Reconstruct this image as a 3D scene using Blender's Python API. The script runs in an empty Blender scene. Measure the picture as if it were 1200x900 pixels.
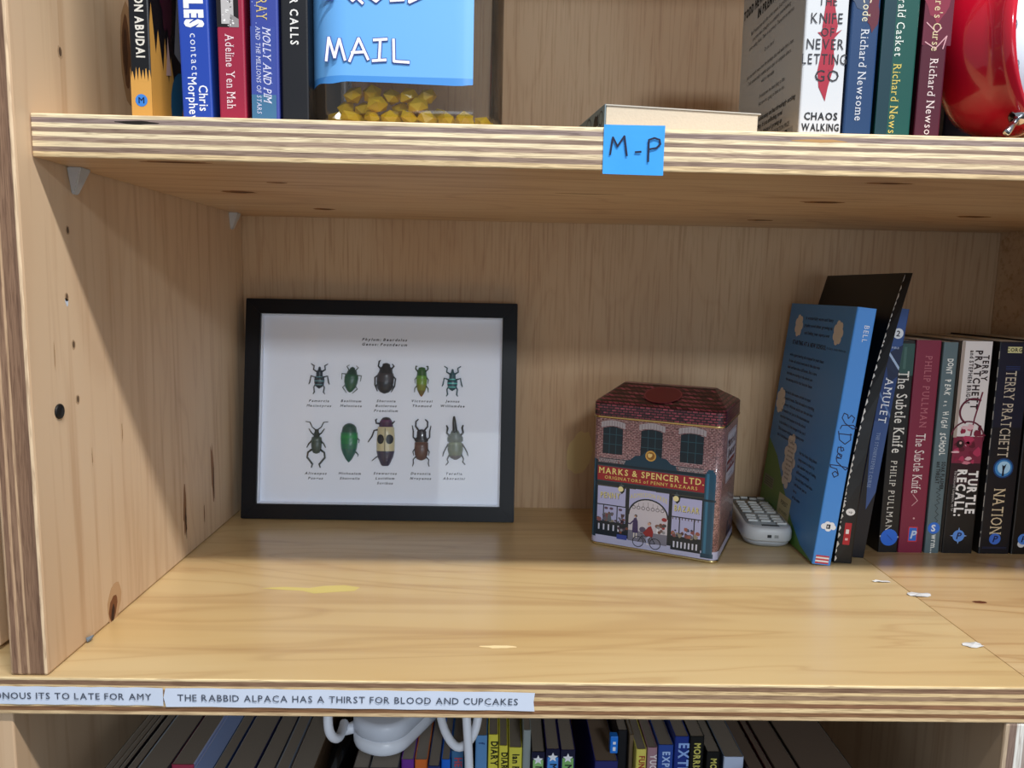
import bpy, bmesh, math, random
from mathutils import Vector, Matrix
from mathutils.geometry import tessellate_polygon
random.seed(7)
S = 0.001
sc = bpy.context.scene
COL = sc.collection

# ---------------------------------------------------------------- camera
YAW, PITCH, ROLL, F = 0.0205, -0.1283, 0.0211, 867.2
cam = bpy.data.objects.new('camera', bpy.data.cameras.new('camera'))
COL.objects.link(cam)
fw = Vector((math.sin(YAW)*math.cos(PITCH), math.cos(YAW)*math.cos(PITCH), math.sin(PITCH)))
rt = Vector((math.cos(YAW), -math.sin(YAW), 0)); up = rt.cross(fw)
r2 = math.cos(ROLL)*rt + math.sin(ROLL)*up; u2 = -math.sin(ROLL)*rt + math.cos(ROLL)*up
M = Matrix((r2, u2, -fw)).transposed().to_4x4()
M.translation = Vector((266.2, -423.2, 236.7))*S
cam.matrix_world = M
cam.data.sensor_width = 36; cam.data.lens = F/1200*36; cam.data.clip_start = 0.01
sc.camera = cam

# ---------------------------------------------------------------- light
w = bpy.data.worlds.new('room'); sc.world = w; w.use_nodes = True
w.node_tree.nodes['Background'].inputs[0].default_value = (0.82, 0.90, 1.0, 1)
w.node_tree.nodes['Background'].inputs[1].default_value = 0.36

def area(name, target, az, el, dist, sx, sy, power, col):
    """az: degrees to the right of straight out of the shelf, el: elevation"""
    a, e = math.radians(az), math.radians(el)
    d = Vector((math.sin(a)*math.cos(e), -math.cos(a)*math.cos(e), math.sin(e)))
    l = bpy.data.lights.new(name, 'AREA'); l.shape = 'RECTANGLE'; l.size = sx; l.size_y = sy
    l.energy = power; l.color = col
    o = bpy.data.objects.new(name, l); COL.objects.link(o)
    o.location = Vector(target)*S + d*dist
    z = Vector((0, d.y, d.z)).normalized(); x = Vector((1, 0, 0)); y = z.cross(x)   # long side parallel to the shelves
    o.rotation_euler = Matrix((x, y, z)).transposed().to_euler()
    return o
area('ceiling_light_near', (400, 0, 300), 28, 57, 1.7, 1.2, 0.08, 47, (1.0, 0.95, 0.88))
area('ceiling_light_far', (300, 14, 300), 10, 22, 3.4, 0.6, 0.2, 30, (0.86, 0.93, 1.0))
area('fill_light_behind', (300, 0, 200), 14, -2, 2.8, 2.0, 0.6, 9, (0.80, 0.90, 1.0))  # added fill behind the camera to lift the bay walls, no real window

vs = sc.view_settings
vs.view_transform = 'Standard'; vs.look = 'None'; vs.gamma = 1; vs.use_curve_mapping = False
vs.exposure = 0.0

# ---------------------------------------------------------------- helpers
def lin(h):
    if isinstance(h, (tuple, list)): return tuple(h)
    h = h.lstrip('#'); o = []
    for i in (0, 2, 4):
        c = int(h[i:i+2], 16)/255
        o.append(c/12.92 if c <= .04045 else ((c+.055)/1.055)**2.4)
    return (*o, 1)

MATS = {}
def mat(name, col='#808080', rough=.5, metal=0, spec=.5, coat=0, trans=0, ior=1.45, bump=0, bscale=300, var=0):
    if name in MATS: return MATS[name]
    m = bpy.data.materials.new(name); m.use_nodes = True; nt = m.node_tree; b = nt.nodes['Principled BSDF']
    b.inputs['Base Color'].default_value = lin(col); b.inputs['Roughness'].default_value = rough
    b.inputs['Metallic'].default_value = metal; b.inputs['Specular IOR Level'].default_value = spec
    b.inputs['Coat Weight'].default_value = coat; b.inputs['Transmission Weight'].default_value = trans
    b.inputs['IOR'].default_value = ior
    tc = nt.nodes.new('ShaderNodeTexCoord')
    n = nt.nodes.new('ShaderNodeTexNoise'); n.inputs['Scale'].default_value = bscale; n.inputs['Detail'].default_value = 4
    nt.links.new(tc.outputs['Object'], n.inputs['Vector'])
    if var:
        mx = nt.nodes.new('ShaderNodeMix'); mx.data_type = 'RGBA'
        c = lin(col); mx.inputs[6].default_value = c; mx.inputs[7].default_value = tuple(x*(1-var) for x in c[:3])+(1,)
        nt.links.new(n.outputs['Fac'], mx.inputs[0]); nt.links.new(mx.outputs[2], b.inputs['Base Color'])
    if bump:
        bp = nt.nodes.new('ShaderNodeBump'); bp.inputs['Strength'].default_value = bump; bp.inputs['Distance'].default_value = 0.0005
        nt.links.new(n.outputs['Fac'], bp.inputs['Height']); nt.links.new(bp.outputs['Normal'], b.inputs['Normal'])
    MATS[name] = m; return m

def attr_mat(name, rough=.4, coat=0, metal=0, spec=.5):
    if name in MATS: return MATS[name]
    m = mat(name, rough=rough, coat=coat, metal=metal, spec=spec, bump=.05, bscale=900)
    nt = m.node_tree; a = nt.nodes.new('ShaderNodeAttribute'); a.attribute_name = 'Col'
    nt.links.new(a.outputs['Color'], nt.nodes['Principled BSDF'].inputs['Base Color'])
    return m
PRINT = attr_mat('printed_card', .38)
MATTE = attr_mat('printed_paper', .75)
TINP = attr_mat('printed_tin', .28, coat=.3)
BUG = attr_mat('beetle_shell', .3, coat=.5)

def wood(name, axis, c1, c2, rough=.45, coat=0, fine=70, blotch=5, figure=.35, seed=0, c3=None):
    """pine veneer, grain along axis (0 x, 1 y, 2 z)"""
    m = bpy.data.materials.new(name); m.use_nodes = True; nt = m.node_tree; N = nt.nodes; L = nt.links
    b = N['Principled BSDF']; b.inputs['Roughness'].default_value = rough; b.inputs['Coat Weight'].default_value = coat
    b.inputs['Coat Roughness'].default_value = .25
    tc = N.new('ShaderNodeTexCoord')
    def noise(al, ac, detail=4, dist=0, off=0):
        mp = N.new('ShaderNodeMapping'); s = [ac]*3; s[axis] = al
        mp.inputs['Scale'].default_value = s; mp.inputs['Location'].default_value = (seed*3.1+off, seed*1.7+off, seed*.9)
        L.new(tc.outputs['Object'], mp.inputs['Vector'])
        n = N.new('ShaderNodeTexNoise'); n.inputs['Scale'].default_value = 1; n.inputs['Detail'].default_value = detail
        n.inputs['Distortion'].default_value = dist; L.new(mp.outputs['Vector'], n.inputs['Vector']); return n.outputs['Fac']
    def ramp(src, stops):
        r = N.new('ShaderNodeValToRGB'); e = r.color_ramp.elements
        e[0].position, e[0].color = stops[0][0], lin(stops[0][1]); e[1].position, e[1].color = stops[-1][0], lin(stops[-1][1])
        for p, c in stops[1:-1]:
            k = e.new(p); k.color = lin(c)
        L.new(src, r.inputs['Fac']); return r.outputs['Color']
    def mix(fac, a, bb, mode='MIX'):
        x = N.new('ShaderNodeMix'); x.data_type = 'RGBA'; x.blend_type = mode
        if isinstance(fac, float): x.inputs[0].default_value = fac
        else: L.new(fac, x.inputs[0])
        for i, v in ((6, a), (7, bb)):
            if isinstance(v, str): x.inputs[i].default_value = lin(v)
            else: L.new(v, x.inputs[i])
        return x.outputs[2]
    streak = noise(fine*.035, fine, 5, .4)
    base = ramp(streak, [(.3, c2), (.5, c1), (.75, c1)])
    big = noise(blotch*.3, blotch*1.6, 3, 1.2, 4)
    # cathedral figure: rings of a stretched noise
    mul = N.new('ShaderNodeMath'); mul.operation = 'MULTIPLY'; mul.inputs[1].default_value = 9; L.new(big, mul.inputs[0])
    fr = N.new('ShaderNodeMath'); fr.operation = 'PINGPONG'; fr.inputs[1].default_value = .5; L.new(mul.outputs[0], fr.inputs[0])
    fig = ramp(fr.outputs[0], [(0.0, '#ffffff'), (.36, '#f4ece2'), (.48, '#b98f62'), (.5, '#b98f62')])
    col = mix(figure, base, mix(1.0, base, fig, 'MULTIPLY'))
    bl = noise(blotch*.5, blotch, 2, .6, 9)
    tint = ramp(bl, [(.3, '#ffffff'), (.7, c3 or '#e6cfb4')])
    col = mix(.6, col, mix(1.0, col, tint, 'MULTIPLY'))
    L.new(col, b.inputs['Base Color'])
    bp = N.new('ShaderNodeBump'); bp.inputs['Strength'].default_value = .12; bp.inputs['Distance'].default_value = .0006
    L.new(streak, bp.inputs['Height']); L.new(bp.outputs['Normal'], b.inputs['Normal'])
    return m

def ply_edge(name, across, along, lo, hi, layers, seed=0, dirty=0):
    """layered plywood edge; across: axis index of the layers, lo..hi in mm; layers: list of (start fraction, colour)"""
    m = bpy.data.materials.new(name); m.use_nodes = True; nt = m.node_tree; N = nt.nodes; L = nt.links
    b = N['Principled BSDF']; b.inputs['Roughness'].default_value = .6
    tc = N.new('ShaderNodeTexCoord'); sp = N.new('ShaderNodeSeparateXYZ'); L.new(tc.outputs['Object'], sp.inputs[0])
    mp = N.new('ShaderNodeMapping'); s = [120]*3; s[along] = 9; mp.inputs['Scale'].default_value = s; mp.inputs['Location'].default_value = (seed, seed*2, seed)
    L.new(tc.outputs['Object'], mp.inputs[0]); n = N.new('ShaderNodeTexNoise'); n.inputs['Scale'].default_value = 1; n.inputs['Detail'].default_value = 3; L.new(mp.outputs[0], n.inputs['Vector'])
    mr = N.new('ShaderNodeMapRange'); mr.inputs['From Min'].default_value = lo*S; mr.inputs['From Max'].default_value = hi*S
    L.new(sp.outputs[across], mr.inputs['Value'])
    ad = N.new('ShaderNodeMath'); ad.operation = 'MULTIPLY_ADD'; ad.inputs[1].default_value = .06; L.new(n.outputs['Fac'], ad.inputs[0]); L.new(mr.outputs[0], ad.inputs[2])
    sb = N.new('ShaderNodeMath'); sb.operation = 'SUBTRACT'; sb.inputs[1].default_value = .03; L.new(ad.outputs[0], sb.inputs[0])
    r = N.new('ShaderNodeValToRGB'); e = r.color_ramp.elements; r.color_ramp.interpolation = 'LINEAR'
    pts = []
    for i, (p, c) in enumerate(layers):
        q = layers[i+1][0] if i+1 < len(layers) else 1.0
        pts += [(p+.012, c), (q-.012, c)]
    e[0].position, e[0].color = pts[0][0], lin(pts[0][1]); e[1].position, e[1].color = pts[-1][0], lin(pts[-1][1])
    for p, c in pts[1:-1]:
        k = e.new(p); k.color = lin(c)
    L.new(sb.outputs[0], r.inputs['Fac'])
    # end-grain streaks
    mp2 = N.new('ShaderNodeMapping'); s = [900]*3; s[along] = 45; mp2.inputs['Scale'].default_value = s; mp2.inputs['Rotation'].default_value = (.0, .05 if along == 0 else 0, 0)
    L.new(tc.outputs['Object'], mp2.inputs[0]); n2 = N.new('ShaderNodeTexNoise'); n2.inputs['Scale'].default_value = 1; n2.inputs['Detail'].default_value = 5; n2.inputs['Distortion'].default_value = 1; L.new(mp2.outputs[0], n2.inputs['Vector'])
    r2_ = N.new('ShaderNodeValToRGB'); r2_.color_ramp.elements[0].position = .36; r2_.color_ramp.elements[0].color = lin('#8f7668'); r2_.color_ramp.elements[1].position = .58; r2_.color_ramp.elements[1].color = (1, 1, 1, 1)
    L.new(n2.outputs['Fac'], r2_.inputs['Fac'])
    mx = N.new('ShaderNodeMix'); mx.data_type = 'RGBA'; mx.blend_type = 'MULTIPLY'; mx.inputs[0].default_value = .5
    L.new(r.outputs['Color'], mx.inputs[6]); L.new(r2_.outputs['Color'], mx.inputs[7]); L.new(mx.outputs[2], b.inputs['Base Color'])
    bp = N.new('ShaderNodeBump'); bp.inputs['Strength'].default_value = .5; bp.inputs['Distance'].default_value = .0006
    L.new(n2.outputs['Fac'], bp.inputs['Height']); L.new(bp.outputs['Normal'], b.inputs['Normal'])
    return m

def tag(o, label=None, cat=None, group=None, kind=None):
    for k, v in (('label', label), ('category', cat), ('group', group), ('kind', kind)):
        if v: o[k] = v
    return o

def thing(name, label, cat, loc=(0, 0, 0), rot=(0, 0, 0), group=None):
    o = bpy.data.objects.new(name, None); COL.objects.link(o); o.empty_display_size = .02
    o.location = Vector(loc)*S; o.rotation_euler = rot
    return tag(o, label, cat, group)

def obj(name, verts, faces, mats, parent=None, smooth=False, fm=None, cols=None, label=None):
    me = bpy.data.meshes.new(name)
    me.from_pydata([Vector(v)*S for v in verts], [], faces)
    if not isinstance(mats, (list, tuple)): mats = [mats]
    for m in mats: me.materials.append(m)
    if fm: me.polygons.foreach_set('material_index', fm)
    if smooth: me.polygons.foreach_set('use_smooth', [True]*len(me.polygons))
    if cols:
        at = me.color_attributes.new('Col', 'FLOAT_COLOR', 'CORNER'); buf = []
        for p, c in zip(me.polygons, cols): buf += list(lin(c))*p.loop_total
        at.data.foreach_set('color', buf)
    me.update()
    o = bpy.data.objects.new(name, me); COL.objects.link(o)
    if parent: o.parent = parent
    if label: o['label'] = label
    return o

def bmobj(name, bm, mats, parent=None, smooth=False, label=None):
    me = bpy.data.meshes.new(name); bm.to_mesh(me); bm.free()
    if not isinstance(mats, (list, tuple)): mats = [mats]
    for m in mats: me.materials.append(m)
    if smooth: me.polygons.foreach_set('use_smooth', [True]*len(me.polygons))
    o = bpy.data.objects.new(name, me); COL.objects.link(o)
    if parent: o.parent = parent
    if label: o['label'] = label
    return o

def boxbm(bm, x0, x1, y0, y1, z0, z1):
    v = [bm.verts.new(Vector((x, y, z))*S) for x in (x0, x1) for y in (y0, y1) for z in (z0, z1)]
    for f in ((0, 1, 3, 2), (4, 6, 7, 5), (0, 4, 5, 1), (2, 3, 7, 6), (0, 2, 6, 4), (1, 5, 7, 3)):
        bm.faces.new([v[i] for i in f])
    return v

def box(name, x0, x1, y0, y1, z0, z1, m, parent=None, bev=0, seg=2, edge=None, edge_dir=None, label=None, smooth=False):
    bm = bmesh.new(); boxbm(bm, x0, x1, y0, y1, z0, z1)
    if bev: bmesh.ops.bevel(bm, geom=bm.edges[:], offset=bev*S, segments=seg, affect='EDGES', profile=.5)
    bmesh.ops.recalc_face_normals(bm, faces=bm.faces)
    mats = [m]
    if edge:
        mats.append(edge); d = Vector(edge_dir)
        for f in bm.faces:
            if f.normal.dot(d) > .6: f.material_index = 1
    return bmobj(name, bm, mats, parent, smooth, label)

def loft(name, rings, m, parent=None, smooth=True, cap=(True, True), closed=True, cols=None, label=None):
    """rings: lists of equal length of 3-D points; cols: colour per ring band"""
    n = len(rings[0]); V = [p for r in rings for p in r]; Fc = []; C = []
    for i in range(len(rings)-1):
        for j in range(n if closed else n-1):
            k = (j+1) % n
            Fc.append((i*n+j, i*n+k, (i+1)*n+k, (i+1)*n+j)); C.append(cols[i] if cols else None)
    if cap[0]: Fc.append(tuple(range(n-1, -1, -1))); C.append(cols[0] if cols else None)
    if cap[1]: Fc.append(tuple((len(rings)-1)*n+j for j in range(n))); C.append(cols[-1] if cols else None)
    o = obj(name, V, Fc, m, parent, smooth, cols=C if cols else None, label=label)
    return o

def rrect(x0, x1, y0, y1, r, n=6):
    P = []
    for cx, cy, a0 in ((x1-r, y0+r, -90), (x1-r, y1-r, 0), (x0+r, y1-r, 90), (x0+r, y0+r, 180)):
        for k in range(n+1):
            a = math.radians(a0+90*k/n); P.append((cx+r*math.cos(a), cy+r*math.sin(a)))
    return P

def tube(name, pts, rad, m, parent=None, n=8, cols=None, label=None, smoothpath=0):
    P = [Vector(p) for p in pts]
    if not isinstance(rad, (list, tuple)): rad = [rad]*len(P)
    rad = list(rad)
    for _ in range(smoothpath):
        Q, R2 = [P[0]], [rad[0]]
        for i in range(len(P)-1):
            Q += [P[i].lerp(P[i+1], .25), P[i].lerp(P[i+1], .75)]; R2 += [rad[i]*.75+rad[i+1]*.25, rad[i]*.25+rad[i+1]*.75]
        Q.append(P[-1]); R2.append(rad[-1]); P, rad = Q, R2
    rings = []; a = None
    for i, p in enumerate(P):
        t = (P[min(i+1, len(P)-1)]-P[max(i-1, 0)]).normalized()
        if a is None: a = t.orthogonal().normalized()
        a = (a-t*a.dot(t)).normalized(); b = t.cross(a)
        rings.append([tuple(p+(a*math.cos(2*math.pi*j/n)+b*math.sin(2*math.pi*j/n))*rad[i]) for j in range(n)])
    return loft(name, rings, m, parent, True, cols=[cols]*(len(rings)) if cols else None, label=label)

def lathe(name, prof, m, parent, n=48, axis=None, cap=(True, True), label=None, origin=(0, 0, 0), smooth=True):
    """prof: (radius, distance along axis); axis: direction"""
    ax = Vector(axis or (0, 0, 1)).normalized(); a = ax.orthogonal().normalized(); b = ax.cross(a); o = Vector(origin)
    rings = [[tuple(o+ax*s+(a*math.cos(2*math.pi*j/n)+b*math.sin(2*math.pi*j/n))*r) for j in range(n)] for r, s in prof]
    return loft(name, rings, m, parent, smooth, cap, label=label)

# ---------------------------------------------------------------- print: flat coloured shapes and lettering
GL = {}
def glyph(ch, bold):
    k = (ch, bold)
    if k in GL: return GL[k]
    def raw(c, bo):
        cu = bpy.data.curves.new('g', 'FONT'); cu.body = c; cu.resolution_u = 2; cu.offset = bo
        o = bpy.data.objects.new('g', cu); me = bpy.data.meshes.new_from_object(o)
        V = [(v.co.x, v.co.y) for v in me.vertices]; T = [tuple(p.vertices) for p in me.polygons]
        bpy.data.objects.remove(o); bpy.data.curves.remove(cu); bpy.data.meshes.remove(me)
        return V, T
    if 'H' not in GL:
        GL['H'] = max(v[1] for v in raw('H', 0)[0])
    s = 1/GL['H']; V, T = raw(ch, 0 if ch == 'M' else bold/s)
    if not V: GL[k] = ([], [], .35); return GL[k]
    x0 = min(v[0] for v in V)*s; x1 = max(v[0] for v in V)*s
    V = [(v[0]*s-x0, v[1]*s) for v in V]
    if ch == 'M' and bold > 0:
        n = len(V); T = T+[tuple(i+n for i in t) for t in T]; V = V+[(x+bold*1.6, y) for x, y in V]; x1 += bold*1.6
    GL[k] = (V, T, x1-x0); return GL[k]

class Print:
    def __init__(self): self.p = []
    def poly(self, pts, col, layer=1):
        pts = [tuple(p) for p in pts]
        for t in tessellate_polygon([[Vector((x, y, 0)) for x, y in pts]]):
            self.p.append(([pts[i] for i in t], col, layer))
        return self
    def rect(self, x0, y0, x1, y1, col, layer=1):
        self.p.append(([(x0, y0), (x1, y0), (x1, y1), (x0, y1)], col, layer)); return self
    def disc(self, cx, cy, rx, col, layer=1, ry=None, n=20, wob=0, rot=0):
        ry = rx if ry is None else ry; c, s = math.cos(math.radians(rot)), math.sin(math.radians(rot)); q = []
        for k in range(n):
            a = 2*math.pi*k/n; f = 1+wob*(random.random()-.5)*2; x, y = rx*f*math.cos(a), ry*f*math.sin(a); q.append((cx+x*c-y*s, cy+x*s+y*c))
        self.p.append((q, col, layer) if not wob else (q, col, layer)); return self
    def ring(self, cx, cy, r, w, col, layer=1, n=24, a0=0, a1=360, ry=None):
        ry = ry or r
        pts = [(cx+r*math.cos(math.radians(a0+(a1-a0)*k/n)), cy+ry*math.sin(math.radians(a0+(a1-a0)*k/n))) for k in range(n+1)]
        return self.stroke(pts, w, col, layer)
    def stroke(self, pts, w, col, layer=1, taper=False):
        for i in range(len(pts)-1):
            (x0, y0), (x1, y1) = pts[i], pts[i+1]; L = math.hypot(x1-x0, y1-y0) or 1e-6
            ux, uy = (x1-x0)/L, (y1-y0)/L; h = w/2; e = h*.5
            x0 -= ux*e; y0 -= uy*e; x1 += ux*e; y1 += uy*e
            self.p.append(([(x0-uy*-h, y0-ux*h), (x1-uy*-h, y1-ux*h), (x1-uy*h, y1+ux*h), (x0-uy*h, y0+ux*h)], col, layer))
        return self
    def text(self, s, x, y, h, col, layer=2, align='c', bold=0.0, serif=False, ital=0, sx=1, rot=0, gap=.16, bend=None, fit=None):
        items = []; cur = 0
        for ch in s:
            if ch == ' ': cur += .5; continue
            V, T, wd = glyph(ch, bold); items.append((V, T, cur, wd)); cur += wd+gap+(0.1 if serif else 0)
        W = max(cur-gap, .01); sx = fit/(W*h) if fit else sx; off = {'c': -W/2, 'l': 0, 'r': -W}[align]
        c, sn = math.cos(math.radians(rot)), math.sin(math.radians(rot))
        def mp(px, py):
            X = (px+off)*h*sx + py*h*ital; Y = py*h
            if bend: Y += bend(X)
            return (x+X*c-Y*sn, y+X*sn+Y*c)
        for V, T, o, wd in items:
            q = [mp(vx+o, vy) for vx, vy in V]
            for j, t in enumerate(T): self.p.append(([q[i] for i in t], col, layer+(.45 if bold and V and j >= len(T)/2 and max(t) >= len(V)/2 and len(V) == 2*len(glyph('M', 0)[0]) else 0)))
            if serif:
                for lvl, dr in ((0, 1), (1, -1)):
                    xs = sorted(v[0] for v in V if abs(v[1]-lvl) < .012)
                    k = 0
                    while k < len(xs):
                        j = k
                        while j+1 < len(xs) and xs[j+1]-xs[j] < .26: j += 1
                        a, b2 = xs[k], xs[j]
                        if j > k and .04 < b2-a < .3:
                            A = a-.09+o; B = b2+.09+o
                            self.p.append(([mp(A, lvl), mp(B, lvl), mp(B, lvl+.07*dr), mp(A, lvl+.07*dr)], col, layer))
                        k = j+1
        return self
    def make(self, name, parent, plane, m=None, label=None, step=.07):
        V, Fc, C = [], [], []
        for i, (pts, col, ly) in enumerate(self.p):
            ly += (i % 9)*.05
            b = len(V); V += [plane(u, v, ly*step) for u, v in pts]; Fc.append(tuple(range(b, b+len(pts)))); C.append(col)
        return obj(name, V, Fc, m or PRINT, parent, cols=C, label=label)

# ---------------------------------------------------------------- materials
W_SIDE = wood('pine_side_panel', 2, '#dcc4a6', '#cbae8e', .5, 0, 130, 4, .15, 2, '#e6d2c0')
W_BACK = wood('pine_back_panel', 2, '#cbb08e', '#b89a78', .6, 0, 420, 6, .10, 5, '#e4d0bc')
W_BASE = wood('pine_base_board', 0, '#d0bb90', '#c2a980', .3, .3, 60, 5, .22, 8, '#ead3aa')
W_BASE2 = wood('pine_base_board_right', 0, '#cdb48a', '#bd9f76', .3, .35, 55, 5, .4, 14, '#e6c99c')
W_UNDER = wood('pine_shelf_underside', 0, '#dcc3a2', '#c4a17b', .45, .15, 190, 4, .25, 21, '#e8caa4')
LT, DK = '#e9d6b0', '#8f7868'
E_MID = ply_edge('plywood_edge_middle', 2, 0, 305.2, 329.3, [(0, '#e0c79a'), (.13, DK), (.25, LT), (.36, '#a48c79'), (.47, '#f0dfba'), (.58, DK), (.68, '#f2e2bd'), (.78, '#93807a'), (.9, '#f3e3bd')], 1)
E_LOW = ply_edge('plywood_edge_lower', 2, 0, -23.8, 0, [(0, '#dcc095'), (.12, '#8a6444'), (.24, '#e6cb9c'), (.36, '#92684a'), (.48, '#e2c694'), (.58, '#a08367'), (.7, '#e3c797'), (.8, '#8e6f56'), (.93, '#f0d9aa')], 5)
E_SIDE = ply_edge('plywood_edge_side', 0, 2, -22.4, 0, [(0, '#cfae8b'), (.08, '#8a6a54'), (.22, '#c9a684'), (.3, '#92725a'), (.46, '#cba986'), (.52, '#8d6d55'), (.8, '#7e604b'), (.9, '#e2c7a4')], 9)
E_DIV = ply_edge('plywood_edge_painted', 0, 2, 585.6, 610, [(0, '#cdb79c'), (.1, '#8a7468'), (.3, '#e8e6e0'), (.5, '#a99b92'), (.62, '#efedea'), (.9, '#cfc4b8')], 13)
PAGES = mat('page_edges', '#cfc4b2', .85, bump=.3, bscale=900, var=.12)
PAGES_D = mat('page_edges_dark', '#8f8579', .85, bump=.3, bscale=900, var=.15)  # darker, greyer page edges for the lowest shelf
PLASTIC_W = mat('white_plastic', '#dfe4ee', .3)
CLEAR = None
def clear(name, tint='#ffffff', gl=.10, rough=.05, fr=.28):
    m = bpy.data.materials.new(name); m.use_nodes = True; nt = m.node_tree; N = nt.nodes; L = nt.links
    out = N['Material Output']; N.remove(N['Principled BSDF'])
    t = N.new('ShaderNodeBsdfTransparent'); t.inputs[0].default_value = lin(tint)
    g = N.new('ShaderNodeBsdfGlossy'); g.inputs['Roughness'].default_value = rough
    lw = N.new('ShaderNodeFresnel'); lw.inputs[0].default_value = 1.5
    ad = N.new('ShaderNodeMath'); ad.operation = 'MULTIPLY_ADD'; ad.inputs[1].default_value = fr; ad.inputs[2].default_value = gl; ad.use_clamp = True
    L.new(lw.outputs[0], ad.inputs[0])
    mx = N.new('ShaderNodeMixShader'); L.new(ad.outputs[0], mx.inputs[0]); L.new(t.outputs[0], mx.inputs[1]); L.new(g.outputs[0], mx.inputs[2])
    L.new(mx.outputs[0], out.inputs[0]); return m
GLASS = clear('frame_glass', '#ffffff', .01, .03)
JARM = clear('jar_plastic', '#eceded', .05, .1, .75)
PINM = mat('bracket_plastic', '#e4e6e8', .15, trans=.45, ior=1.3, coat=.5)

# ---------------------------------------------------------------- bookcase
D, H1, TH, WR = 360.2, 305.2, 24.1, 793.0
ZT = H1+TH            # top of the middle shelf
bc = thing('bookcase', 'large pine plywood bookcase holding the shelves, books and ornaments', 'bookcase', (0, 0, 0))
def panel(name, *a, **k): return box(name, *a, parent=bc, **k)
panel('side_panel', -22.4, 0, 0, D, 0.2, 700, W_SIDE, bev=1.6, edge=E_SIDE, edge_dir=(0, -1, 0))
panel('side_panel', WR, WR+22, 6, D, 0.2, 700, W_UNDER, bev=1)
panel('side_panel', -70, -48, 30, D, 3, 700, W_SIDE, bev=1)
panel('back_panel', -200, 1000, D, D+8, -1299, 700, W_BACK)
panel('base_board', -200, 603.2, -1.4, D, -23.8, 0, W_BASE, bev=.8, edge=E_LOW, edge_dir=(0, -1, 0))
panel('base_board', 603.6, 1000, -1.4, D, -23.8, 0, W_BASE2, bev=.8, edge=E_LOW, edge_dir=(0, -1, 0))
panel('side_panel', -46, -24, 2, D, -1299, -23.9, W_SIDE, bev=1)
panel('side_panel', 585.6, 621, -1, D, -1299, -23.9, W_SIDE, bev=1.5, edge=E_DIV, edge_dir=(0, -1, 0))
panel('lower_board', -24, 585.6, 0, D, -324, -300, W_BASE2, bev=.8)
panel('top_board', -24, 1000, 0, D, 700, 724, W_BASE2, bev=.8)

CARPET = mat('grey_carpet', '#55514c', .95, bump=.6, bscale=400, var=.3)
fl = box('floor', -2500, 3200, -3600, 700, -1320, -1300, CARPET); fl['kind'] = 'structure'

# shelf brackets of clear plastic
def pin(y, z, k):
    V = [(0.1, y-6*k, z+4), (0.1, y+6*k, z+4), (0.1, y+3*k, z-12*k), (0.1, y-2*k, z-12*k),
         (9*k, y-6*k, z+4), (9*k, y+6*k, z+4), (2, y+3*k, z-12*k), (2, y-2*k, z-12*k)]
    Fc = [(0, 1, 2, 3), (4, 7, 6, 5), (0, 4, 5, 1), (1, 5, 6, 2), (2, 6, 7, 3), (3, 7, 4, 0)]
    o = obj('shelf_bracket', V, Fc, PINM, bc)
    bm = bmesh.new(); bm.from_mesh(o.data); bmesh.ops.bevel(bm, geom=bm.edges[:], offset=.0006, segments=2, affect='EDGES'); bm.to_mesh(o.data); bm.free()
pin(54, 301, 1); pin(328, 301, 1)
screw = lathe('screw_cap', [(4.6, 0), (4.6, .8), (3.8, 1.3)], mat('black_plug', '#0c0d10', .5), bc, 20, (1, 0, 0), origin=(0.05, 26.2, 156.8), label='black plastic screw plug')
# peg holes in the side panel
HOLE = mat('hole_dark', '#4a3628', .8)
for y, z, r in ((45.8, 266.5, 1.6), (45.5, 195.9, 1.7), (46.9, 161, 1.7), (48.1, 371.9, 2.1), (41, 225.8, 1.5)):
    p = Print(); p.disc(0, 0, r*1.35, '#b79a7c', 1, ry=r*1.9, n=14, wob=.15); p.disc(.1, .2, r*.7, '#5d4938', 2, ry=r*1.3, n=12)
    p.make('peg_hole', bc, lambda u, v, h, y=y, z=z: (h, y+u, z+v), MATTE)
p = Print(); p.disc(0, 0, 1.8, '#c9d6ea', 1, ry=3.4, n=12, wob=.3)
p.make('paint_fleck', bc, lambda u, v, h: (h, 41+u, 223+v), MATTE)
# knots and scars in the veneer of the left panel
class Knots:
    def __init__(self): self.q = []
    def blob(self, cx, cy, rx, ry, col, layer, wob, n, rot):
        for k in self.q:      # nested darker core joins its knot
            if abs(k[1]-cx) < k[3]+1 and abs(k[2]-cy) < k[4]: break
        else:
            k = (Print(), cx, cy, rx, ry); self.q.append(k)
        k[0].disc(cx, cy, rx, col, layer, ry=ry, n=n, wob=wob, rot=rot)
    def make_each(self, name, parent, plane):
        for k in self.q: k[0].make(name, parent, plane, MATTE)
        self.q = []
KN = Knots()
def blob(p, cx, cy, rx, ry, col, layer, wob=.25, n=16, rot=0): KN.blob(cx, cy, rx, ry, col, layer, wob, n, rot)
def blob_old(p, cx, cy, rx, ry, col, layer, wob=.25, n=16, rot=0): p.disc(cx, cy, rx, col, layer, ry=ry, n=n, wob=wob, rot=rot)
p = Print()
blob(p, 78, 12, 9, 15, '#bf9a74', 1, .08, rot=-15); blob(p, 76, 9, 5, 9, '#7b4c2c', 2, .12, rot=-20); blob(p, 75.5, 6, 2.2, 6, '#3a2012', 3, .2, rot=-10)
blob(p, 199, 43, 3.2, 20, '#8a6546', 1, .25, rot=-4); blob(p, 200, 30, 1.4, 12, '#3e2718', 2, .3)
blob(p, 262, 62, 3.2, 27, '#9a7458', 1, .3, rot=2); blob(p, 264, 50, 1.3, 17, '#4f3424', 2, .3); blob(p, 240, 26, 1.1, 9, '#7c5a40', 1, .3)
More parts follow.
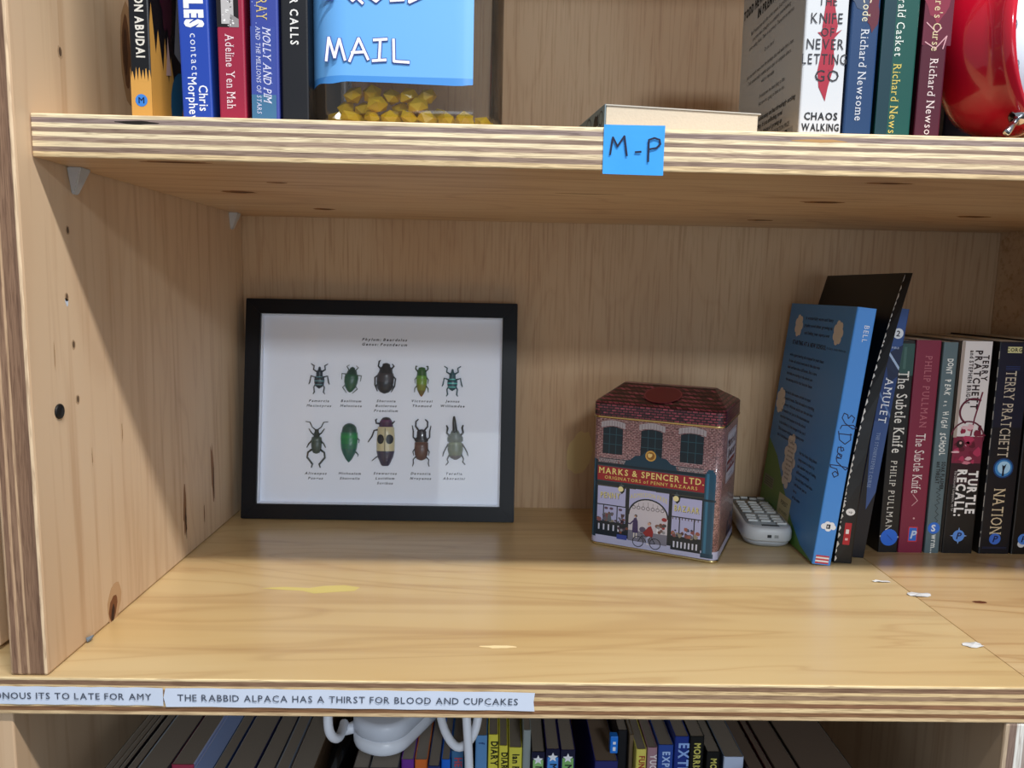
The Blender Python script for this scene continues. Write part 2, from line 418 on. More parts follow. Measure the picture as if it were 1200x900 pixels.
blob(p, 132, 395, 10, 34, '#a8835d', 1, .1); blob(p, 130, 397, 6, 24, '#6c4629', 2, .1); blob(p, 129, 396, 3, 16, '#4b2d18', 3, .2)
blob(p, 100, 130, .6, 7, '#a28260', 1, .3); blob(p, 60, 120, .5, 6, '#a28260', 1, .3); blob(p, 25, 190, .5, 9, '#ab8b69', 1, .3)
KN.make_each('wood_knot', bc, lambda u, v, h: (h, u, v))
o = obj('glue_lump', [(0.1+random.random()*3, 40+random.random()*7, random.random()*5+.5) for _ in range(14)], [], mat('dried_glue', '#6d7a88', .25), bc)
bm = bmesh.new(); bm.from_mesh(o.data); bmesh.ops.convex_hull(bm, input=bm.verts[:]); bm.to_mesh(o.data); bm.free()
# marks on the base board
p = Print()
q = [(-40, 0), (-22, 3.2), (-2, 1.5), (8, 6), (24, 8), (37, 4), (34, -3), (18, -6), (4, -9), (-6, -4), (-24, -2.5)]
p.poly([(124+x*1.0, 134+y) for x, y in q], '#cdbd76', 1); p.make('wood_stain', bc, lambda u, v, h: (u, v, h), MATTE)
for cx, cy, rx, ry, c in ((272, 43, 12, 2, '#ecd6a6'),): blob(p, cx, cy, rx, ry, c, 1, .25)
blob(p, 648, 125, 6, 2.6, '#5a2d14', 1, .2)
KN.make_each('wood_stain', bc, lambda u, v, h: (u, v, h))
p = Print(); p.disc(357, 62, 13, '#c9b07c', 1, ry=24, n=20, wob=.08, rot=-12); p.make('wood_stain', bc, lambda u, v, h: (u, D-h, v), MATTE, label='pale yellowish stain on the back panel beside the tin')
TAPE = mat('torn_tape', '#cfd2d6', .2, spec=.8)
for cx, cy, rx, ry in ((607, 137, 9, 4.5), (596.5, 52, 7, 3.5), (590, 163, 7, 2.2)):
    V = []; n = 12
    for k in range(n):
        a = 2*math.pi*k/n; f = .8+.4*random.random(); V.append((cx+rx*f*math.cos(a), cy+ry*f*math.sin(a), .3+random.random()*1.1))
    V.append((cx, cy, 1.3)); obj('tape_scrap', V, [(k, (k+1) % n, n) for k in range(n)], TAPE, bc)

# lettered label strips on the front edge of the base board
def strip(x0, x1, z0, z1, tilt, txt, tx, h, fit):
    LAB = mat('white_label_tape', '#d3def2', .35, bump=.15, bscale=120)
    n = 24; V = []
    for i in range(n+1):
        x = x0+(x1-x0)*i/n; dz = tilt*(x-x0); j = (random.random()-.5)*.5 if i in (0, n) else 0
        for k, z in enumerate((z0, (z0+z1)/2, z1)):
            V.append((x+(j*3 if k != 1 else -j*4), -1.9-.25*math.sin(i*1.7)-(0.5 if i in (0, n) else 0), z+dz))
    Fc = [(i*3+k, (i+1)*3+k, (i+1)*3+k+1, i*3+k+1) for i in range(n) for k in (0, 1)]
    o = obj('lettered_label_strip', V, Fc, LAB, bc, True, label='white label tape whose last word is '+txt.split()[-1])
    p = Print(); p.text(txt, tx, z0+tilt*(tx-x0)+((z1-z0)-h)/2, h, '#4a5160', 1, 'l', bold=.012, gap=.2, rot=math.degrees(math.atan(tilt)), fit=fit)
    p.make('lettering', o, lambda u, v, h: (u, -2.35-h, v), MATTE); return o
strip(-60, 69, -17.0, -5.6, .0, 'POISONOUS ITS TO LATE FOR AMY', -45, 4.0, 107)
strip(70, 292.4, -17.6, -5.6, -.003, 'THE RABBID ALPACA HAS A THIRST FOR BLOOD AND CUPCAKES', 77.5, 4.1, 205)

# middle shelf and the one above it
def shelf(z0, z1, label, y0, edge):
    o = thing('shelf_board', label, 'shelf', (0, 0, 0))
    box('board', 0.6, WR-.6, y0, D-.4, z0, z1, W_UNDER, o, bev=.8, edge=edge, edge_dir=(0, -1, 0)); return o
sh = shelf(H1, ZT, 'thick plywood shelf with layered edge and blue M-P tape', 14.1, E_MID)
TOPM = wood('pine_shelf_top', 0, '#e6cb9c', '#d6b380', .4, .3, 60, 5, .3, 31)
sh.children[0].data.materials.append(TOPM)
for pl in sh.children[0].data.polygons:
    if pl.normal.z > .7: pl.material_index = 2
p = Print()
for cx, cy, rx, ry in ((67, 158, 13, 8), (77, 22, 20, 3), (113, 100, 8, 3), (105, 272, 10, 8), (503, 37, 15, 3.4), (507, 136, 17, 6), (510, 281, 12, 6), (667, 210, 15, 7), (330, 120, 26, 1.2)):
    blob(p, cx, cy, rx, ry, '#8e6038', 1, .15, 22); blob(p, cx+2, cy, rx*.6, ry*.5, '#53301a', 2, .3, 16)
KN.make_each('wood_knot', sh, lambda u, v, h: (u, v, H1-h))
p = Print()
blob(p, 60, 325.2, 12, 1.0, '#17100c', 1, .2, 18); blob(p, 450, 324.6, 15, .9, '#b98f5e', 1, .2)
blob(p, 610, 323.4, 12, .8, '#cdb08a', 1, .2)
KN.make_each('wood_knot', sh, lambda u, v, h: (u, 14.1-h, v))
# blue tape tag M-P
n = 8
V = [(324.6+35*i/n, 14.1-.5-(.5 if i in (0, n) else 0)*(k in (0, 3))-.12*math.sin(i*2), z) for i in range(n+1) for k, z in enumerate((303.2-.03*i, 312, 321, 330.6+.02*i))]
tg = obj('tape_tag', V, [(i*4+k, (i+1)*4+k, (i+1)*4+k+1, i*4+k+1) for i in range(n) for k in range(3)], mat('blue_tape', '#2f9df0', .55, bump=.1), sh, True, label='blue masking tape tag marked M-P')
p = Print()
INK = '#141a3a'
p.stroke([(328.6, 314), (329.8, 323.6), (332.6, 318.6), (336.4, 324.4), (338.2, 313.6)], 1.05, INK, 1)
p.stroke([(343.0, 315.6), (346.2, 315.9)], 1.1, INK, 1)
p.stroke([(350.6, 310.6), (350.5, 322.6), (353.6, 323.7), (356.6, 322.8), (357.2, 320.4), (355, 318.2), (350.8, 317.4)], 1.05, INK, 1)
p.make('lettering', tg, lambda u, v, h: (u, 12.9-h, v), MATTE)
shelf(634, 658, 'upper plywood shelf above the top row of books', 14.1, E_MID)

# ---------------------------------------------------------------- books
def book(label, loc, T, Dp, H, spine, left=None, right=None, lean=0, yaw=0, group=None, pages=None, deform=None, name='paperback_book', flat=False, m=None, cat='book'):
    left = left or spine; right = right or left
    a = math.radians(lean); yw = math.radians(yaw)
    z = loc[2] + (T*math.sin(a) if a > 0 else 0)
    o = thing(name, label, cat, (loc[0], loc[1], z), (0, a, yw), group)
    if flat: o.rotation_euler = (0, math.radians(90), yw)
    df = deform or (lambda v: v)
    t = .7; r = 1.2
    out = [(0, Dp), (0, r), (.35, .35), (r, 0), (T-r, 0), (T-.35, .35), (T, r), (T, Dp)]
    inn = [(t, Dp), (t, r), (t+.1, t+.1), (r, t), (T-r, t), (T-t-.1, t+.1), (T-t, r), (T-t, Dp)]
    nz = 10 if deform else 1
    V = []; Fc = []; C = []; k = len(out)
    for i in range(nz+1):
        zz = H*i/nz
        V += [df((x, y, zz)) for x, y in out] + [df((x, y, zz)) for x, y in inn]
    fc = [left, spine, spine, spine, spine, spine, right]
    for i in range(nz):
        b0, b1 = i*2*k, (i+1)*2*k
        for j in range(k-1):
            Fc.append((b0+j, b0+j+1, b1+j+1, b1+j)); C.append(fc[j])
            Fc.append((b0+k+j+1, b0+k+j, b1+k+j, b1+k+j+1)); C.append('#cfcabf')
        for j in (0, k-1):
            Fc.append((b0+j, b1+j, b1+k+j, b0+k+j)); C.append(fc[min(j, k-2)])
    for b0, top in ((0, False), (nz*2*k, True)):
        for j in range(k-1):
            q = (b0+j, b0+j+1, b0+k+j+1, b0+k+j); Fc.append(q if top else q[::-1]); C.append(fc[j])
    cv = obj('cover', V, Fc, m or PRINT, o, cols=C)
    V = []; Fc = []
    for i in range(nz+1):
        zz = .5+(H-1.0)*i/nz
        V += [df(q+(zz,)) for q in ((t+.05, 1), (T-t-.05, 1), (T-t-.05, Dp-1), (t+.05, Dp-1))]
    for i in range(nz):
        for j in range(4):
            Fc.append((i*4+j, i*4+(j+1) % 4, i*4+4+(j+1) % 4, i*4+4+j))
    Fc += [(3, 2, 1, 0), tuple(nz*4+j for j in range(4))]
    obj('page_block', V, Fc, pages or PAGES, o)
    o['_T'] = T; o['_D'] = Dp; o['_H'] = H
    if abs(loc[2]-ZT-.05) < .01: o.scale = (.897, .897, .897)
    return o, cv
def on_spine(o): return lambda u, v, h: (u, -h, v)
def on_left(o):
    d = o['_D']; return lambda u, v, h: (-h, d-u, v)
def on_right(o):
    T = o['_T']; return lambda u, v, h: (T+h, u, v)
def sticker(p, x, z, r, ch='P', c='#3f7fd8', layer=6):
    p.disc(x, z, r, c, layer); p.text(ch, x, z-r*.55, r*1.1, '#101a4a', layer+1, bold=.03, ital=.2)

G_MID = 'paperbacks standing at the right of the middle shelf'
G_TL = 'books standing at the left of the top shelf'
G_TR = 'paperbacks standing at the right of the top shelf'

# --- the sky blue comic leaning at the left end
SKY = '#4b93e6'
o, cv = book('sky blue paperback leaning right beside the grey remote control', (547, 199, 0.05), 16.5, 151, 227, SKY, '#4386cc', '#4386cc', lean=5.6, yaw=-1.5, group=G_MID)
p = Print()
p.text('BELL', 8.4, 205, 4.2, '#e9f1ff', 2, 'c', rot=-90, gap=.3)
scr = [(3, 0), (6.5, 2), (7, 6), (4, 8), (2.5, 5), (5, 1.5), (9, 0), (12, 4), (12.5, 9), (10.5, 7), (10.5, 1), (13, -1), (14.5, 0)]
def script(p, pts, x, z, s, w, col, layer=2):
    q = [(x+b*s, z-a*s) for a, b in pts]; p.stroke(q, w, col, layer)
for st in ([(7, 9), (3, 10), (1, 7), (4, 5), (1, 4), (0, 1), (4, 0), (8, 3), (12, 10), (11, 13), (9, 10), (10, 1), (13, 0)], [(17, 0), (17, 10), (16, 9), (21, 10), (25, 6), (22, 1), (15, -1)],
           [(27, 3), (31, 4), (30, 6), (28, 5), (28, 1), (32, 1), (36, 5), (34, 5), (33, 2), (36, 1), (37, 5), (37, 1), (40, 2), (46, 10), (44, 12), (43, 4), (43, -3), (45, -2), (46, 3), (50, 5), (48, 2), (50, 0), (53, 2), (51, 5), (49, 4)]):
    script(p, st, 3.4, 136, 1.07, .8, '#15204a')
# cloud mark and stripes at the foot
for dx, dz, r in ((-4, 0, 2.6), (-1, 1.6, 3), (2.5, 1.4, 2.8), (4.5, -.4, 2.2), (0, -1.4, 3)): p.disc(8.4+dx, 35+dz, r, '#f2f4fb', 2)
p.rect(6.6, 33, 10, 37, '#1b2030', 3); p.rect(7.4, 34, 8.4, 36, '#e8e8f0', 4)
for k in range(5): p.rect(2.2, 1+k*1.5, 14, 2.5+k*1.5, ('#c9424e', '#f0eef0')[k % 2], 2)
p.make('spine_print', cv, on_spine(o))
p = Print()
# back cover: u 0 at fore edge .. 151 at spine
q = [(0, 0), (151, 0), (120, 6), (92, 20), (60, 44), (30, 70), (0, 84)]
p.poly(q, '#55833a', 1)
def cloud(cx, cz, s, c='#dcd6cf'):
    for k in range(7):
        a = 2*math.pi*k/7; p.disc(cx+s*.62*math.cos(a), cz+s*.72*math.sin(a), s*.42, c, 2, n=12)
    p.disc(cx, cz, s*.75, c, 2)
cloud(29, 205, 10); cloud(122, 203, 10); cloud(14, 126, 12); 
for k in range(9):
    a = 2*math.pi*k/9; p.disc(62+11*math.cos(a), 72+23*math.sin(a), 5, '#dcd6cf', 2)
p.disc(62, 72, 12, '#dcd6cf', 2, ry=24)
TX = '#1a2340'
for k in range(9): p.text(('Cece must', 'learn to deal', 'with friends', 'and strange', 'new powers', 'that come', 'from a box', 'she wears', 'each day')[k], 62, 89-k*4.4, 2.3, '#5d4a46', 3, bold=.01, sx=.8)
for k, s in enumerate(('A wonderfully warm and funny', 'graphic novel about growing up', 'and finding your superpower')): p.text(s, 76, 212-k*7.2, 2.9, TX, 2, 'c', bold=.04)
p.text('STARTING AT A NEW SCHOOL', 20, 186, 4.0, '#10172c', 2, 'l', bold=.05, sx=.85)
p.text('is scary, even more so', 143, 187, 2.7, TX, 2, 'r')
body = ['with a giant hearing aid strapped to your chest', 'At her old school everyone in the class was', 'deaf and here she is different. She is sure', 'the kids are staring at the phonic ear', 'the amazing device that lets her listen',
        '', 'Too bad it also seems certain to repel', 'potential friends. Then she makes a startling', 'discovery. With her phonic ear she can hear', 'her teacher not just in the classroom but', 'anywhere her teacher is in the school',
        'in the hallway in the lounge in the yard', 'This is power maybe even superpower', 'she is the listener for all']
z = 180
for k, s in enumerate(body):
    z -= 6.4
    p.text(s, 18+(k > 5)*2, z, 2.9, TX, 2, 'l', bold=.04, sx=.86)
for k, s in enumerate(('but the funny thing about', 'being a hero is that it is', 'just another way of feeling', 'different and lonely', 'Can she find a friend who', 'will like her just as', 'she is', 'all the same')):
    p.text(s, 84, 84-k*6.2, 2.8, TX, 2, 'l', bold=.04, sx=.8)
p.rect(52, 2, 84, 38, '#c4bf8e', 2); p.text('FOREST', 68, 28, 4, '#2a2c22', 3, bold=.03, sx=.8); p.text('OF WORDS', 68, 20, 2.6, '#2a2c22', 3)
p.rect(4, 34, 32, 46, '#6f7a64', 2)
for k in range(4): p.rect(6, 36+k*2.4, 30, 36.8+k*2.4, '#3c463a', 3)
p.make('back_cover_print', cv, on_left(o))

# --- black book with torn spine edge
def warp(v):
    x, y, z = v; t = z/258
    T = 16; th = 1-.8*t
    X = x*th + 27*t*t + (T*(1-th))*0
    return (X, y-(6*t*x/T), z)
o, cv = book('tall black paperback leaning, its spine edge torn white', (569, 204, 0.3), 16, 150, 257.5, '#0d0d10', '#08080a', lean=3.2, group=G_MID, deform=warp)
p = Print(); z = 1
while z < 251:
    h = 2+random.random()*5; w_ = .4+random.random()*1.3
    p.poly([(-.2, z), (w_*.8, z+h*.3), (w_*1.2+random.random(), z+h*.6), (w_*.4, z+h), (-.2, z+h*1.02)], ('#e9e6e2', '#cfcac4')[int(random.random()*2)], 2); z += h*(.95+random.random()*.5)
p.make('torn_edge', cv, lambda u, v, h: tuple(a+b for a, b in zip(warp((u, 0, v)), (0, -h-.1, 0))), MATTE)
p = Print()
p.disc(8.3, 47, 4.6, '#e8e6e6', 2, ry=3.2, n=18); p.text('vip', 8.3, 46, 2.2, '#222222', 3)
p.rect(5, 17, 11.4, 37, '#b3202c', 2); p.rect(6.6, 27, 9.6, 31, '#f0e4e4', 3); p.rect(6.8, 21, 9.4, 23, '#e8b8b8', 3)
p.make('spine_print', cv, lambda u, v, h: tuple(a+b for a, b in zip(warp((u, 0, v)), (0, -h, 0))))

# --- blue stone adventure comic
o, cv = book('dark blue paperback with circled 2 leaning against the upright row', (589.5, 219, .05), 13.2, 100, 227, '#2e4f8e', '#1a2a50', lean=5.7, group=G_MID)
p = Print()
p.poly([(0, 0), (13.2, 0), (13.2, 62), (7, 45), (0, 105)], '#10131d', 1)
p.poly([(7.0, 45), (13.2, 62), (13.2, 126), (0, 126), (0, 105)], '#37538c', 1)
p.rect(0, 126, 13.2, 183, '#23407a', 1); p.poly([(0, 176), (13.2, 168), (13.2, 196), (0, 186)], '#1b2a4c', 2)
p.poly([(0, 188), (13.2, 173), (13.2, 176), (0, 191)], '#a9c0e2', 3); p.poly([(0, 150), (13.2, 130), (13.2, 133), (0, 153)], '#5777ae', 2)
p.poly([(0, 183), (6, 160), (13.2, 168), (13.2, 172)], '#182648', 2)
p.disc(6.8, 205, 4.6, '#dfe6f0', 3); p.text('2', 6.8, 202.6, 4.8, '#16203a', 4, bold=.03)
p.text('KIBUI', 6.6, 191.5, 1.8, '#c6d3ea', 3)
p.text('AMULET', 3.4, 165, 6.8, '#eef3fb', 4, 'l', rot=-90, serif=True, sx=.92, gap=.22)
p.text("THE STONEKEEPER'S CURSE", 4.2, 116, 3.1, '#8fa3c6', 4, 'l', rot=-90, serif=True, sx=.75, gap=.2)
p.make('spine_print', cv, on_spine(o))

# --- upright row, spines at y = 235
YR = 235
def row(label, x0, x1, H=198, spine='#111', left=None, y=YR, Dp=124, **k):
    return book(label, (x0, y, .05), x1-x0, Dp, H, spine, left, group=G_MID, **k)
o, cv = row('black upright paperback with tall white title and plain blue round sticker', 624.2, 642.4, 198, '#121214', lean=-.0)
p = Print(); T = 18.2
p.rect(5, 166, 17.5, 195, '#2f5350', 1); p.rect(8, 172, 10.5, 192, '#466b66', 2)
p.text('The Subtle Knife', 4.6, 170, 9.6, '#e9e7e2', 3, 'l', rot=-90, serif=True, fit=76, gap=.1, bold=.01)
p.text('PHILIP PULLMAN', 5.0, 87, 5.6, '#dedbd4', 3, 'l', rot=-90, serif=True, fit=66, gap=.3)
p.disc(9.0, 14.5, 8.0, '#2a6fe0', 5, n=28); script(p, [(0, 0), (5, 5)], 7, 17, 1, .7, '#1b50b4', 6)
p.disc(.9, 15.6, .8, '#cfc9bd', 4); p.disc(17.2, 15, .8, '#cfc9bd', 4)
p.make('spine_print', cv, on_spine(o))
o, cv = row('maroon paperback', 643.0, 666.0, 198.4, '#7f2440')
o['label'] = 'maroon pink paperback with pale title and red square label at its foot'
p = Print()
p.text('PHILIP PULLMAN', 9.2, 184, 6.2, '#b76a78', 2, 'l', rot=-90, serif=True, sx=.8, gap=.24)
p.text('The Subtle Knife', 7.2, 113, 8.6, '#ecdfe0', 3, 'l', rot=-90, serif=True, sx=.60, gap=.08)
script(p, [(0, 3), (6, 8), (11, 3)], 6, 56, 1, .6, '#d9a9b0')
p.rect(8, 10.5, 16.6, 25, '#d03a4a', 2); p.rect(8.8, 11.5, 15.8, 24, '#2f6fd4', 3); p.text('P', 12.6, 14, 7, '#c6d8f4', 5, bold=.05, ital=.2)
p.disc(12, 33, .9, '#d9a9b0', 2)
p.make('spine_print', cv, on_spine(o))
o, cv = row('thin slate grey paperback with wavy white title, right of the maroon one', 668.0, 681.6, 197, '#5c7078')
p = Print()
for i, ch in enumerate("DONT PEAK at HIGH SCHOOL"):
    if ch != ' ': p.text(ch, 4.6+(.6*math.sin(i*2)), 180.5-i*3.75, 5.0 if ch.isupper() else 3.4, '#e4e7e4', 2, 'c', rot=-90+8*math.sin(i*3), bold=.05, sx=.6)
p.text('SOAK PLASMER', 8.3, 87, 3.4, '#22282a', 2, 'l', rot=-90, bold=.07, sx=.62); p.text('and THREAT', 3.8, 87, 3.4, '#22282a', 2, 'l', rot=-90, bold=.07, sx=.62)
script(p, [(0, 2), (2, 6), (4, 2), (6, 6), (8, 3), (10, 7), (11, 3), (14, 6), (16, 2), (19, 5), (22, 3), (25, 6), (28, 3), (31, 6), (34, 3)], 3.6, 62, 1, .55, '#2f3c40')
p.disc(6.6, 24, 5.6, '#3575dc', 3); p.text('S', 6.2, 21, 6, '#e8f0fa', 4, bold=.05); p.text('wrm...', 5.2, 18, 5.2, '#e8ece8', 5, 'l', rot=-90, bold=.04, sx=.8)
p.make('spine_print', cv, on_spine(o))
o, cv = row('thick paperback, white above and black below, with crimson artwork between', 684.4, 713.2, 198.6, '#111114', '#8d8580')
p = Print(); T = 28.8
p.rect(0, 110, 3.2, 198, '#a79a92', 1.5); p.rect(.6, 111, T-1, 198.4, '#dedadb', 1); p.rect(.6, 84, T-1, 130, '#7c2440', .7)
p.rect(.6, 66, T-1, 86, '#2a0f1c', .7)
p.text('TERRY', 20.4, 186, 5.4, '#2b1a1e', 3, 'l', rot=-90, serif=True, sx=.78, bold=.05)
p.text('PRATCHETT', 13.2, 190, 6.2, '#2b1a1e', 3, 'l', rot=-90, serif=True, sx=.84, bold=.05)
p.text('and STEPHEN BRIGGS', 8.2, 190, 3.6, '#2b1a1e', 3, 'l', rot=-90, serif=True, sx=.78, bold=.05)
p.ring(16, 134, 12, 1.8, '#5c1630', 4, a0=60, a1=240); p.ring(13, 110, 15, 1.4, '#5c1630', 4, a0=-10, a1=170)
p.stroke([(23, 152), (18, 128), (16, 112)], 1.4, '#6c1a36', 4)
for k in range(26): p.disc(4+random.random()*21, 86+random.random()*34, 1.2+random.random()*3.4, random.choice(['#8a1f40', '#b0345a', '#5c1028', '#c9788c', '#dcb4bd', '#741a36']), 5, ry=1+random.random()*3, n=9, wob=.3)
p.disc(7, 104, 3.6, '#2a0a14', 6); p.disc(7.2, 105, 1.2, '#d8a8a8', 7)
p.text('TURTLE', 18.0, 79, 8.2, '#efeded', 6, 'l', rot=-90, serif=True, sx=.78, bold=.06, gap=.12)
p.text('RECALL:', 7.6, 80, 8.2, '#efeded', 6, 'l', rot=-90, serif=True, sx=.78, bold=.06, gap=.12)
p.text('The Discworld Companion... so far', 4.4, 79, 2.4, '#cfc9c9', 6, 'l', rot=-90, sx=.72)
for a in range(0, 360, 90): 
    c, s = math.cos(math.radians(a)), math.sin(math.radians(a)); p.poly([(14-s*2, 17+c*2), (14+c*8.2, 17+s*8.2), (14+s*2, 17-c*2)], '#8fb2e8', 5)
sticker(p, 14, 17, 5.6, c='#5f95e6', layer=6)
p.make('spine_print', cv, on_spine(o))
o, cv = row('midnight blue paperback with tall cream title and a glowing blue moon', 719.0, 748.0, 198.5, '#0d0f18', '#1b1a1c')
p = Print(); T = 29
p.rect(1, 120, T-1, 197, '#10152c', 1); p.rect(7.6, 188.4, 20.6, 194, '#d3cf9a', 2); p.text('CORGI', 14.1, 189.6, 3.2, '#30301e', 3, bold=.04)
for k in range(3): p.rect(7.6, 173+k*1.4, 20.6, 173.5+k*1.4, '#2c3c70', 2)
p.text('TERRY PRATCHETT', 8.2, 172, 9.6, '#cdc1ae', 3, 'l', rot=-90, serif=True, sx=.575, gap=.12)
p.disc(15, 82, 9.4, '#17427c', 2); p.disc(15, 82, 8, '#3d86c8', 3); p.disc(15.4, 82.5, 6, '#a9d4f2', 4)
p.poly([(14, 74.5), (16, 74.5), (15.8, 80), (17.5, 86), (15, 84), (13.5, 85.5), (14.2, 80)], '#0c1428', 5)
p.text('NATION', 8.6, 62, 10.6, '#d8c6a4', 3, 'l', rot=-90, serif=True, sx=.66, gap=.14)
for k in range(14): p.rect(-.2, 3+k*13.5+random.random()*5, .5, 8+k*13.5+random.random()*8, '#a09c96', 3)
sticker(p, 14, 14.5, 5.4, c='#3f6fd0')
for k in range(2): p.rect(3, 5+k*1.2, T-3, 5.4+k*1.2, '#2a3358', 2)
p.make('spine_print', cv, on_spine(o))
o, cv = row('black paperback with green picture and dark red lettering, rightmost of the row', 749.6, 778, 200, '#0e0d0e')
p = Print()
p.rect(8, 120, 28, 199, '#66742c', 1); p.rect(4, 100, 28, 122, '#3a4220', 1); p.poly([(10, 199), (16, 160), (12, 122), (8, 122), (8, 199)], '#38401c', 2)
p.stroke([(15, 140), (19, 128), (22, 140)], 1.2, '#d8dcc0', 3)
p.text('Tony Palmer', 9, 96, 5.8, '#7e2430', 3, 'l', rot=-90, serif=True, sx=.72)
p.disc(9, 10, 3.6, '#dddde0', 3); sticker(p, 10.4, 14.6, 5.2, c='#4f86dc')
p.make('spine_print', cv, on_spine(o))

# ---------------------------------------------------------------- top shelf, left books
Z2 = ZT+.05
TX0 = lambda x: 266.2+(x-266.2)*.897
o, cv = book('black and orange paperback with blue M sticker, leftmost on the top shelf', (TX0(26.4), 28, Z2), 13.2, 128, 198, '#101014', right='#131016', group=G_TL)
p = Print()
q = [(0, 0), (13.2, 0), (13.2, 26)]
for k in range(6): q += [(13-(k+.3)*13/6, 30+random.random()*5), (13-(k+.5)*13/6, 29+random.random()*4), (13-(k+.8)*13/6, 26-random.random()*2)]
q.append((0, 33)); p.poly(q, '#cf9a4c', 1)
p.text('TION ABUDAI', 4.4, 39, 5.2, '#ded9cf', 2, 'r', rot=-90, bold=.05, fit=44, gap=.2)
p.disc(6.4, 12.5, 3.9, '#3b7fd4', 3); p.text('M', 6.4, 10.6, 3.8, '#101c48', 4, bold=.04)
p.make('spine_print', cv, on_spine(o))
p = Print()
q = [(0, 0), (60, 0), (60, 20), (48, 14), (40, 30), (36, 26), (30, 48), (26, 30), (22, 58), (18, 36), (12, 60), (8, 44), (3, 74), (0, 60)]
p.poly(q, '#cf9a4c', 1); p.disc(48, 16, 20, '#1f5f86', 2, ry=26); p.poly([(44, 10), (52, 30), (60, 6)], '#c98a35', 3)
p.poly([(36, 52), (44, 100), (54, 96), (52, 46)], '#8f8f97', 2); p.poly([(28, 120), (40, 160), (46, 140), (36, 108)], '#d4d4d8', 2)
p.disc(26, 90, 9, '#3c1426', 2, ry=30, wob=.2); p.disc(30, 130, 8, '#551a30', 2, ry=16, wob=.2); p.poly([(22, 34), (26, 60), (30, 36)], '#caa7a0', 3)
p.make('front_cover_print', cv, on_right(o))

o, cv = book('royal blue paperback with bold white lettering, top shelf', (TX0(59), 28, Z2), 19.5, 129, 210, '#2345a8', '#1c3787', lean=-1, group=G_TL)
p = Print()
p.text('LES', 5.0, 58, 10.4, '#f0f2f6', 2, 'r', rot=-90, bold=.10, sx=.62, gap=.12)
p.text('contact', 7.2, 54.5, 4.6, '#dfe6f6', 2, 'l', rot=-90, fit=26, gap=.3)
p.text('Morphew', 4.4, 27.6, 5.6, '#e9eefa', 2, 'l', rot=-90, bold=.015, fit=29); p.text('Chris', 11.2, 22.6, 5.6, '#e9eefa', 2, 'l', rot=-90, bold=.015, fit=16)
p.make('spine_print', cv, on_spine(o))

o, cv = book('crimson paperback with torn black and white strip, top shelf', (TX0(82.8), 28, Z2), 17.5, 129, 198, '#97223e', '#6f1830', lean=-.4, group=G_TL)
p = Print()
p.rect(0.3, 59, 14.2, 140, '#1a1416', 1); p.rect(3.2, 61, 11, 140, '#b9b7b8', 2); p.poly([(8, 59), (14.2, 59), (14.2, 64), (9, 67)], '#8f8b8c', 2)
for k in range(60): p.disc(3.6+random.random()*7, 60+random.random()*40, .3+random.random()*.6, random.choice(['#ececec', '#6e6c6d', '#d8d8d8']), 3, n=7, wob=.4)
p.text('Adeline Yen Mah', 5.2, 54.5, 5.4, '#ecd6dc', 3, 'l', rot=-90, serif=True, fit=46, gap=.12)
p.make('spine_print', cv, on_spine(o))

o, cv = book('indigo starry paperback between the crimson and black ones, top shelf', (TX0(103.6), 28, Z2), 18, 129, 198, '#38479a', '#222c6a', group=G_TL)
p = Print()
p.rect(0.2, 0, 16, 18, '#3f6e94', 1); p.rect(.2, 18, 16, 60, '#3a4c9c', 1)
for k in range(26): p.disc(1+random.random()*15, 20+random.random()*150, .3+random.random()*.4, '#8f9ddb', 2, n=6)
p.text('MURRAY', 4.4, 64, 6.6, '#d2bd7c', 3, 'r', rot=-90, serif=True, sx=.6)
p.text('MOLLY AND PIM', 8.0, 59.5, 5.0, '#d9dcf4', 3, 'l', rot=-90, serif=True, fit=46, ital=.25, gap=.1)
p.text('AND THE MILLIONS OF STARS', 3.6, 60, 2.8, '#cdd1ee', 3, 'l', rot=-90, serif=True, fit=54, ital=.15, gap=.14)
p.make('spine_print', cv, on_spine(o))

o, cv = book('plain black book lettered CALLS beside the jar', (TX0(123.2), 28, Z2), 17.5, 129, 214, '#15161c', '#0f1014', group=G_TL)
p = Print()
p.text('ER CALLS', 6.2, 49, 5.0, '#e9e8e6', 2, 'r', rot=-90, serif=True, fit=33, bold=.03, gap=.24)
p.make('spine_print', cv, on_spine(o))

# ---------------------------------------------------------------- jar with yellow gems
jx0, jx1, jy0, jy1 = 153.2, 266.4, 24, 137
jar = thing('storage_jar', 'clear squarish plastic jar with blue squid mail label', 'jar', (210, 80, Z2))
def jring(x0, x1, y0, y1, r, z): return [(x-210, y-80, z) for x, y in rrect(x0, x1, y0, y1, r, 8)]
prof = [(9, 0.2), (3, 1.2), (.8, 4), (0, 9), (0, 60), (0, 170), (3, 182), (12, 190), (14, 196), (14, 212)]
rings = [jring(jx0+d, jx1-d, jy0+d, jy1-d, 24 if z < 172 else 40, z) for d, z in prof]
loft('jar_body', rings, JARM, jar, cap=(True, False))
loft('lid', [jring(jx0+12, jx1-12, jy0+12, jy1-12, 40, z) for z in (200, 216)], mat('blue_lid', '#2a66b8', .4), jar)
# label wrapped round front left corner
P2 = rrect(jx0-.5, jx1+.5, jy0-.5, jy1+.5, 24, 12)
path = []
